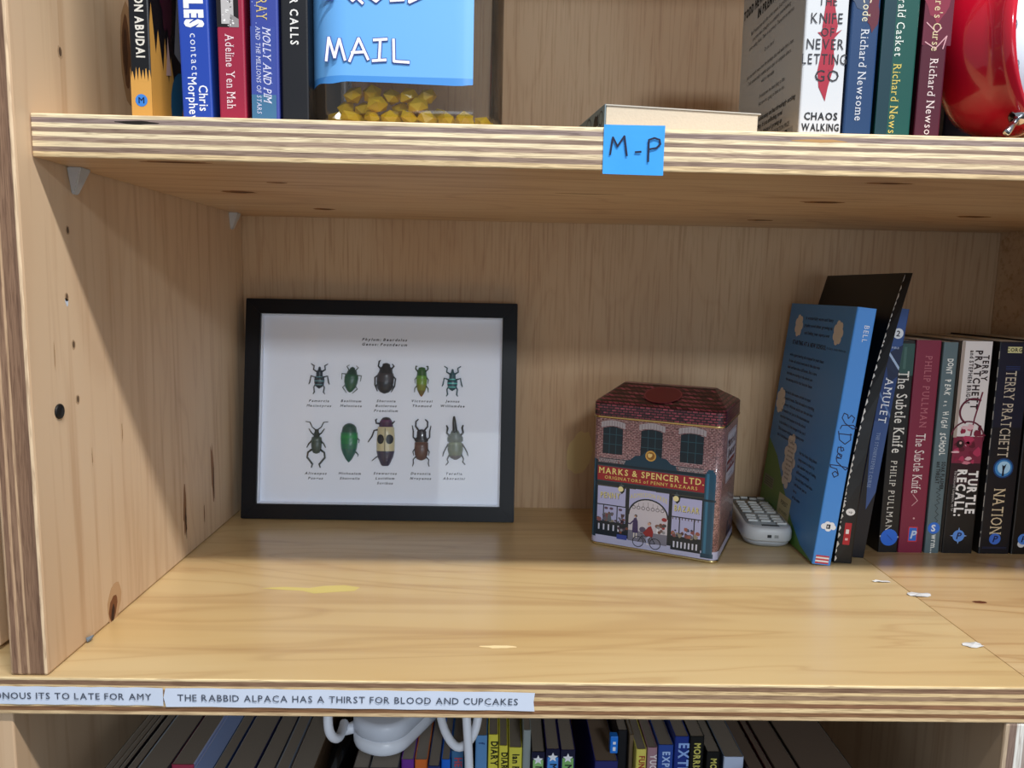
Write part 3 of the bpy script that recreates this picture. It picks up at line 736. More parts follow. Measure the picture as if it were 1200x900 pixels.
# walk from left side, round the front-left corner, along the front
front = [(jx0-.5, jy0+70), (jx0-.5, jy0+45)]
for k in range(13):
    a = math.radians(180+90*k/12); front.append((jx0+23.5+24*math.cos(a), jy0+23.5+24*math.sin(a)))
front += [(200, jy0-.5), (222, jy0-.5), (238, jy0-.5)]
for k in range(3):
    a = math.radians(-90+90*k/12); front.append((jx1-23.5+24*math.cos(a), jy0+23.5+24*math.sin(a)))
V = []; n = len(front)
for i, (x, y) in enumerate(front): V += [(x-210, y-80, 23.2+.5*math.sin(i)), (x-210, y-80, 27), (x-210, y-80, 165)]
BL = mat('blue_paper_label', '#6db1f2', .38, bump=.1, bscale=60)
BL2 = mat('blue_tape_border', '#4a92dd', .3)
lb = obj('paper_label', V, [(i*3+k, i*3+3+k, i*3+4+k, i*3+1+k) for i in range(n-1) for k in (0, 1)], [BL2, BL], jar, True, fm=[k for i in range(n-1) for k in (0, 1)], label='bright blue label lettered in white')
p = Print()
LET = {'M': [[(0, 0), (.12, 1), (.38, .15), (.6, .95), (.85, .05)]], 'A': [[(0, 0), (.42, 1), (.85, .1)], [(.1, .38), (.65, .42)]], 'I': [[(0, .05), (.6, .1)], [(.3, .05), (.35, .95)], [(.05, .95), (.65, 1)]],
       'L': [[(.1, 1), (.12, .05), (.8, .02)]], 'S': [[(.75, .95), (.2, .8), (.2, .55), (.6, .4), (.5, .08), (0, .1)]], 'Q': [[(.4, 0), (0, .4), (.3, .95), (.7, .7), (.75, .3), (.4, 0)], [(.4, .3), (.85, -.1)]],
       'U': [[(0, 1), (.1, .2), (.4, 0), (.75, .3), (.8, 1)]], 'D': [[(0, 0), (.1, 1), (.6, .8), (.75, .35), (0, 0)]]}
def hand(word, x, z, h):
    for ch in word:
        for st in LET[ch]:
            q = [(x+a*h, z+b*h) for a, b in st]; p.stroke(q, 2.5, '#3b4fa4', 1); p.stroke(q, 1.5, '#f4f6ff', 2)
        x += h*(1.05 if ch != 'I' else .85)
hand('MAIL', -45, 34.6, 12.6); hand('SQUID', -48, 67.5, 12.6)
p.make('lettering', lb, lambda u, v, h: (u, -56.75-h, v), MATTE, step=.2)
# gems
GEM = mat('yellow_acrylic', '#ffd42a', .12, trans=.15, ior=1.49, coat=.3)
def gem_mesh():
    bm = bmesh.new(); vs_ = []
    bmesh.ops.create_icosphere(bm, subdivisions=1, radius=1)
    for v in bm.verts:
        v.co.x *= 6.2+random.random()*1.5; v.co.y *= 5+random.random()*1.5; v.co.z *= 4.2+random.random()*1.2; v.co *= S
    me = bpy.data.meshes.new('acrylic_gem'); bm.to_mesh(me); bm.free(); me.materials.append(GEM); return me
gms = [gem_mesh() for _ in range(5)]
cnt = 0
for ly, (zz, nn) in enumerate(((6.2, 0), (13.5, 0), (20, 0))):
    ys = [34, 46, 58, 70, 82, 94, 106, 118] or [64, 77, 90, 103, 116, 129, 142, 155]; 
    for iy, y in enumerate(ys[:(8, 4, 1)[ly]]):
        k = 0
        for x in [166+11.2*q for q in range(9)]:
            if ly == 1 and (random.random() < .35 or x > 228): continue
            if ly == 2 and (random.random() < .62 or x > 222): continue
            if ly == 0 and iy > 4 and random.random() < .3: continue
            if (x < 172 or x > 246) and y < 42: continue
            if x > 256: continue
            if ly == 2: y_ = y+5
            else: y_ = y
            me = random.choice(gms); g = bpy.data.objects.new('acrylic_gem', me); COL.objects.link(g)
            g.location = Vector((x+random.uniform(-1, 1)+(ly % 2)*5, y_+random.uniform(-1, 1), Z2+zz))*S
            g.rotation_euler = (random.uniform(-.5, .5), random.uniform(-.5, .5), random.random()*3)
            tag(g, ('faceted yellow gem lying on the bottom of the jar with the blue label', 'faceted yellow gem heaped on top of the other gems in the blue-labelled jar')[min(ly, 1)], 'gem', ('yellow gems on the jar bottom', 'yellow gems heaped on top')[min(ly, 1)]); cnt += 1

# ---------------------------------------------------------------- top shelf, right
o = thing('paperback_book', 'cream-paged paperback lying flat on the top shelf', 'book', (327, 26, Z2), (0, 0, math.radians(8)))
T_, DF, HF = 15.5, 150, 97
Vc = box('cover', 0, HF, 0, DF, 0, .7, mat('grey_cover', '#9aa2a8', .5), o)
box('cover', 0, HF, 0, DF, T_-.7, T_, mat('grey_cover2', '#b9b6ae', .5), o)
sp = box('spine', -.7, 0, 0, DF, 0, T_, mat('slate_spine', '#70828c', .45), o, label='slate blue spine')
box('page_block', .4, HF-1.5, .6, DF-1, .8, T_-.8, PAGES, o, bev=.3)
p = Print(); p.ring(8, 9, 4, .8, '#1b2228', 1); p.disc(18, 8, 5, '#1b2228', 1, wob=.4, n=11); p.ring(36, 8, 6, .8, '#1b2228', 1); p.rect(14, 4, 24, 6, '#dfe3e6', 2); p.text('LIGHT', 70, 5, 6, '#1b2228', 1, bold=.04)
p.make('spine_print', sp, lambda u, v, h: (-.7-h, u, v))

# white book with knife picture
o, cv = book('white paperback with a crimson knife drawn down its spine', (TX0(462.2), 28, Z2), 28.2, 130, 198, '#ccd0d6', '#a9a9a8', '#b9b9b9', group=G_TR, lean=-.3)
cv['label'] = 'white cover, greyer at the back'  # side covers coloured a darker grey than the spine
p = Print(); T = 28.2
for s, z, h, x, sx in (('THE', 82.5, 5.4, 14, .8), ('KNIFE', 71.5, 6.4, 14, .8), ('OF', 63.6, 5.2, 15, .9), ('NEVER', 55.5, 6.4, 14, .8), ('LETTING', 46.2, 6.4, 14, .72), ('GO', 35.5, 7, 16.4, 1)):
    p.text(s, x, z, h, '#23222a', 6, bold=0, sx=sx, gap=.25)
p.poly([(12.4, 130), (20.4, 130), (20, 100), (22, 92), (18.5, 84), (21.5, 70), (19.4, 60), (21, 46), (17.6, 32), (16.2, 23), (11.4, 32), (10, 42), (12, 56), (11.4, 70), (13, 86), (11, 98)], '#a02038', 3)
p.poly([(8.4, 66), (13, 66.5), (20, 65.5), (24.4, 68), (20, 63), (12, 63)], '#a02038', 3.5)
for k in range(14): p.disc(13+random.random()*6, 40+random.random()*80, .4+random.random()*.6, '#8a1730', 4, n=6, wob=.4)
p.text('CHAOS', 14.2, 11.2, 4.5, '#15151a', 4, bold=.04, sx=.9); p.text('WALKING', 14.2, 4.2, 4.5, '#15151a', 4, bold=.04, fit=25)
p.make('spine_print', cv, on_spine(o))
p = Print()
p.text('TODD HEWITT IS THE LAST BOY', 65, 116, 6.0, '#1d1d1f', 2, bold=.08, sx=.78); p.text('IN PRENTISSTOWN', 72, 107, 6.0, '#1d1d1f', 2, bold=.08, sx=.78)
L_ = ["But Prentisstown isn't like other towns. Everyone can hear", 'everyone else\'s thoughts in a constant, overwhelming', 'never-ending Noise. There is no privacy. There are no secrets.', '', 'Or are there?', '', "Just one month away from the birthday that will make him a man,", 'Todd unexpectedly stumbles upon a spot of complete silence.', 'which is impossible', '', 'Prentisstown has been lying to him.', "And now he's going to have to run..."]
for k, s in enumerate(L_): p.text(s, 65+(k > 9)*10, 98-k*5.4, 3.0, '#3a3a3c', 2, 'c', sx=.74, ital=.05)
for k, s in enumerate(('Furiously paced, terrifying, exhilarating and heartbreakingly exciting', 'this is a rare thing. It is an unflinching novel', 'about the impossible choices of growing up')): p.text(s, 62, 27-k*5.4, 3.2, '#151516', 2, 'c', sx=.74, bold=.04, ital=.2)
p.text('BOOKTRUST TEENAGE FICTION PRIZE', 82, 11, 3, '#2a2a2c', 2, 'c', sx=.8)
p.rect(96, 1, 120, 9.4, '#8d8d8e', 2); p.disc(108, 5, 4, '#1a1a1c', 3); p.ring(108, 5, 2.4, .8, '#c8c8c8', 4)
p.make('back_cover_print', cv, on_left(o), MATTE)

def newsome(label, x0, x1, spine, left, right, title, tcol, acol, lean=0, deco=None, band=None, y=80, tz=118):
    o, cv = book(label, (TX0(x0), 28, Z2), x1-x0, 130, 198, spine, left, right, group=G_TR, lean=lean)
    p = Print()
    if band: p.rect(0, 0, (x1-x0)*.34, 198, band, 1)
    if deco: deco(p)
    cx = (x1-x0)*.38
    p.text(title, cx, tz+4.6, 5.2, tcol, 3, 'r', rot=-90, serif=True, sx=.86, gap=.12)
    p.text('Richard Newsome', cx, tz, 5.2, acol, 3, 'l', rot=-90, serif=True, fit=57.5, gap=.12)
    p.make('spine_print', cv, on_spine(o)); return o
def d1(p):
    p.disc(8, 95, 9, '#3a4a66', 2, ry=18, wob=.2); p.disc(14, 80, 4, '#5a2030', 2, ry=12, wob=.2); p.disc(5, 120, 5, '#6a7f9a', 2, ry=14, wob=.3)
newsome('navy blue paperback right beside the white book with the knife', 491.8, 510.5, '#173a66', '#12294c', '#0a1018', 'The Billionaire Code', '#d8d1b4', '#c9ced8', deco=d1, tz=68.5)
newsome('dark green paperback with white and gold title, top shelf', 513, 536.5, '#0e4c46', '#0a2e38', '#081c1a', 'The Emerald Casket', '#dbe2dc', '#c9b860', band='#0c3440', tz=47.5)
def d3(p):
    p.rect(0, 60, 19, 110, '#5c1a30', 1); p.disc(9, 95, 9, '#7f2a40', 2, ry=20, wob=.2); p.stroke([(2, 74), (9, 68), (12, 71)], .7, '#c89aa2', 3); p.stroke([(2, 62), (9, 58), (16, 66), (14, 58)], .7, '#c89aa2', 3)
newsome("dark maroon paperback next to the red clock, top shelf", 539.5, 556.5, '#4a1226', '#380d1c', '#120507', "The Billionaire's Curse", '#cfc09a', '#d9c8c8', deco=d3, tz=51.5)
o, cv = book('dark navy paperback with pale capitals, half hidden behind the red clock', (580, 116, Z2), 22, 128, 198, '#14233f', group=G_TR)
p = Print(); p.text('FISH', 6, 80, 8, '#8ea4bf', 2, 'r', rot=-90, bold=.04, sx=.9)
p.make('spine_print', cv, on_spine(o))
o, cv = book('plain black paperback standing behind the red clock', (604, 116, Z2), 24, 128, 205, '#15161a', group=G_TR)

# red alarm clock
ck = thing('alarm_clock', 'glossy red round alarm clock on metal feet', 'clock', (595, 60, Z2))
ax = Vector((-.56, .82, -.04)).normalized()
RED = mat('glossy_red', '#c3122c', .18, coat=.6)
fc = Vector((-2, -22, 62))
lathe('clock_case', [(51.6, 3), (52, -2.4), (53.3, -3.2), (55, -1), (55, 4), (52.5, 8), (53, 14), (53, 26), (51, 36), (46, 44), (38, 48), (20, 50), (1, 50.5)], RED, ck, 64, ax, cap=(False, True), origin=fc)
lathe('clock_face', [(51.8, 1.4), (51.8, 3.4)], mat('clock_dial_white', '#dfe9f7', .35), ck, 64, ax, origin=fc)
fa = Vector((-ax.y*-1, ax.x*-1*-1, 0))
rx_ = Vector((.826, .563, 0)).normalized(); uz = Vector((0, 0, 1)); uz = (uz-ax*uz.dot(ax)).normalized(); rx_ = ax.cross(uz)*-1
if rx_.x < 0: rx_ = -rx_
p = Print()
for k in range(12):
    a = math.radians(90-30*(k+1)); p.text(str(k+1), 42*math.cos(a), 42*math.sin(a)-3, 6, '#6f7d90', 1, bold=.02)
for k in range(60):
    a = math.radians(6*k); p.stroke([(48*math.cos(a), 48*math.sin(a)), (50*math.cos(a), 50*math.sin(a))], .5, '#6f7d90', 1)
p.stroke([(0, 0), (18, 14)], 2, '#22262c', 2); p.stroke([(0, 0), (4, 34)], 1.4, '#22262c', 2)
p.make('dial_print', ck, lambda u, v, h: tuple(fc+ax*(1.3-h)+rx_*u+uz*v), MATTE)
CHR = mat('chrome', '#c9c9cc', .15, metal=1)
for s, base in ((-1, Vector((-25, -36, 13.6))), (1, Vector((22, 22, 18)))):
    top = base; low = Vector((base.x-13, base.y-10, 1.6)) if s < 0 else Vector((base.x+14, base.y+4, 1.2))
    d = (low-top).normalized()
    f = lathe('foot', [(4.6, -1), (5.2, 0), (4.4, 1.0), (1.7, 1.3), (1.7, 5), (2.1, 5.6), (2.1, 18), (1.5, 19)], CHR, ck, 24, d, origin=tuple(top))
for s in (-1, 1):
    c0 = fc+ax*20+rx_*(26*s)+Vector((0, 0, 50)); lathe('bell', [(1, 20), (10, 19), (18, 14), (22, 5), (23, 0)], RED, ck, 32, (.3*s*rx_.x, .3*s*rx_.y, 1), origin=tuple(c0))
tube('handle', [tuple(fc+ax*20+rx_*(26*s)+Vector((0, 0, h))) for s, h in ((-1, 68), (-.8, 84), (0, 92), (.8, 84), (1, 68))], 2.2, CHR, ck, 10, smoothpath=2)

# ---------------------------------------------------------------- insect display frame
fr = thing('display_frame', 'black shadow box frame with ten mounted beetles on white card', 'picture frame', (10, 304.8, .9), (math.radians(-8.5), 0, 0))
FW, FH, RM = 276, 223, 15
BLK = mat('black_lacquer', '#05070e', .32, spec=.3, bump=.02, bscale=80)
def rail(a, b, wdt, nx):
    pass
def quadrail(pts_out, pts_in):
    # mitred rail: outer edge pair, inner edge pair, thickness 0..20 with chamfer on the front inside
    (ox0, oz0), (ox1, oz1) = pts_out; (ix0, iz0), (ix1, iz1) = pts_in
    V = [(ox0, 0, oz0), (ox1, 0, oz1), (ix1, .0, iz1), (ix0, .0, iz0), (ox0, 20, oz0), (ox1, 20, oz1), (ix1, 20, iz1), (ix0, 20, iz0)]
    Fc = [(0, 1, 2, 3), (7, 6, 5, 4), (0, 4, 5, 1), (1, 5, 6, 2), (2, 6, 7, 3), (3, 7, 4, 0)]
    o = obj('frame_rail', V, Fc, BLK, fr)
    bm = bmesh.new(); bm.from_mesh(o.data); bmesh.ops.recalc_face_normals(bm, faces=bm.faces); bmesh.ops.bevel(bm, geom=bm.edges[:], offset=.0005, segments=2, affect='EDGES'); bm.to_mesh(o.data); bm.free()
O = [(0, 0), (FW, 0), (FW, FH), (0, FH)]; I = [(RM, RM), (FW-RM, RM), (FW-RM, FH-RM), (RM, FH-RM)]
for k in range(4): quadrail((O[k], O[(k+1) % 4]), (I[k], I[(k+1) % 4]))
CARD = mat('white_mount_card', '#ebf1fd', .8)
box('backing_card', RM-.5, FW-RM+.5, 10, 12, RM-.5, FH-RM+.5, CARD, fr)
for x0, x1, z0, z1 in ((RM, RM+1, RM, FH-RM), (FW-RM-1, FW-RM, RM, FH-RM), (RM+1, FW-RM-1, RM, RM+1), (RM+1, FW-RM-1, FH-RM-1, FH-RM)):
    box('spacer_strip', x0, x1, 3.8, 9.9, z0, z1, CARD, fr)
box('glass_pane', RM-1, FW-RM+1, 2.6, 3.4, RM-1, FH-RM+1, GLASS, fr)
box('backing_board', 3, FW-3, 12.1, 19.5, 3, FH-3, mat('hardboard', '#5a4634', .8), fr)
p = Print()
def cap(x, z, lines, h=2.3):
    for k, s in enumerate(lines): p.text(s, x, z-1.15-k*5.0, h, '#1d2130', 1, serif=True, ital=.3, sx=1.12, bold=.05, gap=.26)
cap(139.5, 184, ['Phylum: Beardslus', 'Genus: Founderum'], 2.6)
cap(73.7, 120, ['Pamorcia', 'Macintyrus']); cap(106.5, 120.4, ['Basilinum', 'Meloniata']); cap(142.4, 121, ['Sharonia', 'Butlernus', 'Praesidium'])
cap(179, 121.6, ['Victorosi', 'Thomund']); cap(210.6, 122, ['Jennus', 'Williamdae'])
cap(71.9, 45.6, ['Aliceopus', 'Pungus']); cap(106.8, 46, ['Michaelum', 'Sharralis']); cap(142.9, 46.6, ['Stewartus', 'Lucidium', 'Scribus'])
cap(179.4, 47, ['Davantia', 'Nguyenus']); cap(213.5, 47.4, ['Terefia', 'Aboretini'])
p.make('caption_lettering', fr, lambda u, v, h: (u, 10-h, v), MATTE)

def beetle(cx, cz, secs, legs, label, tilt=0, marks=None, horn=None):
    """secs: (z, half width, height, colour) from tail to head; legs: polylines (x, z) with mirrored flag"""
    c, s = math.cos(math.radians(tilt)), math.sin(math.radians(tilt))
    def P(x, y, z): return (cx+x*c-z*s, 9.9-y, cz+x*s+z*c)
    n = 12; rings = []; cols = []
    for z, w_, h, col in secs:
        rings.append([P(w_*math.cos(math.pi*j/n), .6+h*math.sin(math.pi*j/n)*(1 if j not in (0, n) else 0), z) for j in range(n+1)]); cols.append(col)
    V = [q for r in rings for q in r]; m_ = n+1; Fc = []; C = []
    for i in range(len(rings)-1):
        for j in range(n):
            Fc.append((i*m_+j, i*m_+j+1, (i+1)*m_+j+1, (i+1)*m_+j)); C.append(cols[i])
        Fc.append((i*m_, (i+1)*m_, (i+1)*m_+n, i*m_+n)); C.append(cols[i])
    b = obj('beetle', V, Fc, BUG, fr, True, cols=C, label=label)
    lc = legs[0]
    for kind, pts, mir, rd in legs[1:]:
        for sg in ((1, -1) if mir else (1,)):
            tube(kind, [P(x*sg, 1.4 if i else 1.8, z) for i, (x, z) in enumerate(pts)], [rd*1.2]+[rd]*(len(pts)-2)+[rd*.6], BUG, b, 6, cols=lc)
    if marks:
        q = Print(); marks(q)
        q.make('shell_marking', b, lambda u, v, h: P(u, .6+.6+h+mark_h(u, v, secs), v), BUG)
    if horn:
        tube('horn', [P(*h_) for h_ in horn[0]], horn[1], BUG, b, 8, cols=lc, smoothpath=1)
    return b
def mark_h(u, v, secs):
    for i in range(len(secs)-1):
        a, b = secs[i], secs[i+1]
        if a[0] <= v <= b[0]:
            t = (v-a[0])/((b[0]-a[0]) or 1); w_ = a[1]+(b[1]-a[1])*t; h = a[2]+(b[2]-a[2])*t
            return h*math.sqrt(max(0, 1-(u/max(w_, .1))**2))-.35
    return 0
K = '#14181c'
def weevil(cx, cz, dark, band, label):
    secs = [(-10.4, .3, .4, dark), (-9, 2.6, 2.4, dark), (-7, 4.3, 3.2, band), (-6, 4.7, 3.5, dark), (-4, 5.2, 3.8, dark), (-3.2, 5.3, 3.8, band), (-2, 5.3, 3.8, dark), (0, 5.0, 3.6, dark), (.9, 4.6, 3.2, band), (2, 3.6, 2.8, dark), (3, 3.4, 3, dark), (6, 3.3, 3, dark), (8, 2.4, 2.4, dark), (9, 1.5, 1.8, dark), (11.5, 1.1, 1.4, dark), (12.2, .3, .4, dark)]
    beetle(cx, cz, secs, [dark, ('leg', [(2.6, 7), (6, 9), (5.4, 13), (8.6, 15)], True, .75), ('leg', [(3.4, 1), (8.4, 2.6), (9.6, -4), (10.6, -6)], True, .7), ('leg', [(3, -5), (5.4, -9), (4.6, -14), (6, -16)], True, .75)], label)
weevil(73.7, 143, '#1c2a34', '#5f8a92', 'dark blue-black weevil with pale bands, top row')
weevil(210.2, 143, '#1d4a54', '#5fc2bd', 'turquoise weevil with black bands, top row')
g, g2 = '#23553a', '#173a2c'
beetle(106.3, 142.5, [(-13.5, .3, .4, g), (-12, 2.6, 2, g), (-8, 5.4, 4, g), (-3, 6.9, 4.8, g), (2, 7.2, 5, g), (5, 6.6, 4.6, g2), (5.6, 5.6, 4, g2), (9, 4.6, 3.6, g2), (10.2, 3, 2.6, g2), (12, 2.4, 2, g2), (13, .4, .6, g2)],
       [g2, ('leg', [(3, 9), (6, 13), (3.4, 14.6)], True, .5), ('leg', [(5, 5), (10, 5), (9.6, -1)], True, .5), ('leg', [(5, -6), (7.6, -9), (3, -14)], True, .5)], 'green flower beetle with rounded wing cases', -6)
b0, b1 = '#17171b', '#3b3436'
beetle(141.3, 144.5, [(-16, .5, .6, b0), (-14.5, 4.6, 3.5, b0), (-11, 7.4, 5, b0), (-4, 8.8, 6, b1), (2, 8.8, 6, b1), (5, 8, 5.6, b0), (5.8, 7.2, 5, b0), (10, 6.4, 4.6, b0), (12, 4.2, 3.6, b0), (14.6, 3.8, 3, b0), (15.6, 1, 1, b0)],
       [b0, ('leg', [(-5, 9), (-8, 12), (-7.4, 17), (-6, 18)], False, .9), ('leg', [(5, 9), (8, 13), (6, 15)], False, .9), ('leg', [(7, 3), (10.6, 0), (10, -8), (8, -10)], True, .8), ('leg', [(6.6, -6), (9.4, -9), (7, -14)], True, .8)], 'large black scarab with ridged wing cases', -3)
y1, y2 = '#6f9a1c', '#2c5a22'
beetle(178.6, 142.6, [(-16.5, .3, .4, '#7a4a1c'), (-14.5, 2, 1.6, '#6a5a1e'), (-10, 4.2, 3, '#7a7f20'), (-4, 5.4, 4.2, '#6f8f22'), (2, 5.6, 4.6, '#5f9420'), (5, 5.3, 4.2, y2), (5.6, 5, 4, y2), (9, 4.8, 3.6, y2), (11, 4, 3, y2), (13.4, 3.2, 2.4, '#1f4420'), (14, .5, .6, y2)],
       ['#1f3a1c', ('leg', [(3.6, 9), (6.4, 12), (6, 15), (4.4, 14.6)], True, .7), ('leg', [(4.6, 4), (7, 1), (6.6, -3)], True, .5), ('leg', [(4.4, -5), (6.8, -8), (7, -12)], True, .6)], 'slender gold-green jewel beetle')
f0 = '#3d4b40'
beetle(72.3, 76, [(-10.2, 1, .8, f0), (-9, 3.6, 2.6, f0), (-4, 5.2, 3.6, f0), (3, 5.6, 3.8, '#46554a'), (6.6, 5, 3.4, '#2c382f'), (7.2, 3.2, 2.8, '#2c382f'), (11, 2.7, 2.4, '#2c382f'), (12, 2.2, 2, '#26302a'), (14.4, 2, 1.8, '#26302a'), (15, .4, .5, '#26302a')],
       ['#26302a', ('antenna', [(1.2, 14.4), (4.6, 17), (7, 22), (11.6, 22.6)], True, .55), ('leg', [(2.4, 9), (5, 11), (8, 15.5)], True, .7), ('leg', [(4.6, 3), (7.6, 0), (9.6, -4)], True, .8), ('leg', [(4.4, -6), (8.4, -9), (9, -14), (3.4, -21), (4.6, -24.5)], True, 1.0)], 'grey-green long-legged beetle with bent hind legs')
m0, m1 = '#1c7a44', '#1f5c50'
beetle(105.6, 77.5, [(-20, .4, .5, m1), (-17, 3.2, 2.4, m1), (-11, 6.4, 4.6, m1), (-6, 8.0, 5.6, '#1d6a4a'), (-1, 8.6, 5.9, m0), (5, 8.9, 6.2, '#1f8a44'), (8, 8.7, 6, m0), (10, 8.6, 5.8, '#1d6a4a'), (11, 8, 5.4, '#1f4a3c'), (16, 7, 4.8, '#1f4a3c'), (18.6, 4.8, 3.6, '#1c3a34'), (20, 1.5, 1.4, '#1c3a34')],
       ['#1c3a34', ('leg', [(7, 6), (10.4, 3), (10, 0)], False, .6), ('leg', [(7, -9), (9.6, -12), (9.2, -14)], False, .6)], 'metallic emerald jewel beetle', 0)
c0, c1 = '#c9bf98', '#3b3348'
def mk(q):
    for sx_ in (-4.6, 4.6):
        for k in range(12):
            x0, x1 = -3.8+7.6*k/12, -3.8+7.6*(k+1)/12
            a, b_ = [4.8*math.sqrt(max(0, 1-(x/3.8)**2)) for x in (x0, x1)]
            q.p.append(([(sx_+x0, 2.5-a), (sx_+x1, 2.5-b_), (sx_+x1, 2.5+b_), (sx_+x0, 2.5+a)], '#1c1d22', 1))
    for k in range(18): q.rect(-.25, -22+2*k, .25, -20+2*k, '#2a2830', 2)
beetle(143, 79.5, [(-25, 3.4, 2, c1), (-23.6, 4.6, 3.2, c1), (-16, 8, 5, c1), (-10.4, 9.2, 5.6, c1), (-9.6, 9.3, 5.6, c0), (-3, 9.3, 6, c0), (5, 9.2, 6, c0), (14.4, 8.4, 5.4, c0), (15, 7.4, 5, '#4b2a48'), (20, 6.6, 4.6, '#5a3456'), (22.4, 5.2, 3.6, '#2a2024'), (24.4, 3.4, 2.4, '#2a2024'), (25, 1, 1, '#2a2024')],
       ['#1f1c22', ('leg', [(-6, 18), (-10, 18.6), (-10.6, 22), (-9, 23)], False, .9), ('leg', [(6, 18), (9, 21)], False, .9), ('leg', [(-8, 12), (-12, 11), (-14, 5), (-18, -1)], False, .8), ('leg', [(-6, -14), (-10, -17), (-13.6, -20)], False, .6)], 'long cream beetle with two black spots and dark tail', 0, mk)
s0, s1 = '#5f4034', '#231e22'
beetle(179.6, 75.5, [(-14.8, 1.5, 1, s0), (-13.4, 4.6, 3, s0), (-9, 6.6, 4.2, s0), (-2, 7.2, 4.6, s0), (3.4, 7, 4.2, '#6f5040'), (4, 5.6, 3.4, s1), (4.8, 7, 3.8, s1), (7, 6.8, 3.8, s1), (8.4, 5.4, 3.4, s1), (9.4, 5, 3.2, '#2b2830'), (14.6, 4.8, 3, '#2b2830'), (16.4, 3.4, 2.2, s1), (17, 1, 1, s1)],
       [s1, ('mandible', [(2.6, 15.6), (6, 20), (6, 25), (3.4, 27.4)], True, .9), ('leg', [(5.6, 6), (8.4, 9), (8.4, 15), (9.6, 21)], True, .8), ('leg', [(6.4, -3), (8.4, -6), (7.6, -10)], True, .6), ('leg', [(5, -11), (8, -14), (7.6, -18), (8.6, -21)], True, .6)], 'brown stag beetle with curved black mandibles')
r0, r1 = '#55603a', '#3e4a34'
beetle(214.4, 77.5, [(-15.6, 1.5, 1, '#3a2a1c'), (-13.6, 5.2, 3.4, '#3a2a1c'), (-11, 6.8, 4.2, r0), (-5, 8, 5, r0), (0, 7.8, 4.8, '#66734a'), (2.4, 6.4, 4, r1), (3.2, 8, 4.6, r1), (7, 8.2, 5, r1), (11, 5.2, 4.2, r1), (14, 3.4, 3.4, r1), (15, 2.6, 2.8, '#1e1f1a')],
       ['#1e211c', ('leg', [(5.4, 9), (8.4, 12), (7.4, 17), (8.6, 20)], True, 1.1), ('leg', [(7, 1), (9.4, -3), (12, -8), (13, -12)], True, .7), ('leg', [(6, -10), (8.4, -15), (7.4, -18), (10, -21)], True, .7)], 'olive rhinoceros beetle with one long horn', 2,
       horn=([(0, 3, 13), (0, 3.6, 18), (-.4, 3.4, 24), (-.6, 2.6, 29)], [2.6, 2.4, 1.9, 1.0]))

# ---------------------------------------------------------------- house shaped biscuit tin
tin = thing('biscuit_tin', 'house-shaped tin printed as a brick shop with red roof lid', 'tin', (356.4, 249, .05), (0, 0, math.radians(-25.5)))
TW, TD, TZ = 117, 95, 122
def brick(name, c1, c2, mortar, bw, bh, ms, rough=.3, vary=.5):
    m = bpy.data.materials.new(name); m.use_nodes = True; nt = m.node_tree; N = nt.nodes; L = nt.links
    b = N['Principled BSDF']; b.inputs['Roughness'].default_value = rough; b.inputs['Coat Weight'].default_value = .3
    tc = N.new('ShaderNodeTexCoord'); sp = N.new('ShaderNodeSeparateXYZ'); L.new(tc.outputs['Object'], sp.inputs[0])
    ad = N.new('ShaderNodeMath'); L.new(sp.outputs[0], ad.inputs[0]); L.new(sp.outputs[1], ad.inputs[1])
    cb = N.new('ShaderNodeCombineXYZ'); L.new(ad.outputs[0], cb.inputs[0]); L.new(sp.outputs[2], cb.inputs[1])
    br = N.new('ShaderNodeTexBrick'); br.inputs['Scale'].default_value = 1; br.inputs['Brick Width'].default_value = bw*S; br.inputs['Row Height'].default_value = bh*S; br.inputs['Mortar Size'].default_value = ms*S
    br.inputs['Color1'].default_value = lin(c1); br.inputs['Color2'].default_value = lin(c2); br.inputs['Mortar'].default_value = lin(mortar); br.inputs['Mortar Smooth'].default_value = .2
    L.new(cb.outputs[0], br.inputs['Vector'])
    n = N.new('ShaderNodeTexNoise'); n.inputs['Scale'].default_value = 500; n.inputs['Detail'].default_value = 4; L.new(tc.outputs['Object'], n.inputs['Vector'])
    r = N.new('ShaderNodeValToRGB'); r.color_ramp.elements[0].position = .35; r.color_ramp.elements[0].color = (.25, .22, .25, 1); r.color_ramp.elements[1].position = .62; r.color_ramp.elements[1].color = (1.25, 1.2, 1.2, 1); L.new(n.outputs['Fac'], r.inputs[0])
    mx = N.new('ShaderNodeMix'); mx.data_type = 'RGBA'; mx.blend_type = 'MULTIPLY'; mx.inputs[0].default_value = vary; L.new(br.outputs['Color'], mx.inputs[6]); L.new(r.outputs[0], mx.inputs[7]); L.new(mx.outputs[2], b.inputs['Base Color'])
    return m
BODY = brick('tin_brick_print', '#8f5f62', '#77474e', '#b9a2a0', 3.4, 1.5, .28, vary=.75)
ROOF = brick('tin_roof_print', '#a04a5a', '#4a1622', '#1c0c14', 5.2, 2.4, .55, vary=.7)
GOLD = mat('tin_bare_rim', '#c9b98a', .25, metal=1)
def tr(d, z, r=7): return [(x, y, z) for x, y in rrect(-d, TW+d, -d, TD+d, r+d, 7)]
loft('tin_body', [tr(0, 1), tr(0, TZ)], BODY, tin)
loft('base_rim', [tr(.2, 0), tr(1, .6), tr(1, 1.8), tr(.1, 2.6)], GOLD, tin)
loft('lid_rim', [tr(.2, TZ-1.2), tr(1.4, TZ-.8), tr(1.6, TZ+.4), tr(1.1, TZ+1)], GOLD, tin)
def roofring(t, z):
    A = rrect(-1, TW+1, -1, TD+1, 8, 7); B = rrect(15, 101, 42, 53, 2, 7)
    return [(a[0]*(1-t)+b[0]*t, a[1]*(1-t)+b[1]*t, z) for a, b in zip(A, B)]
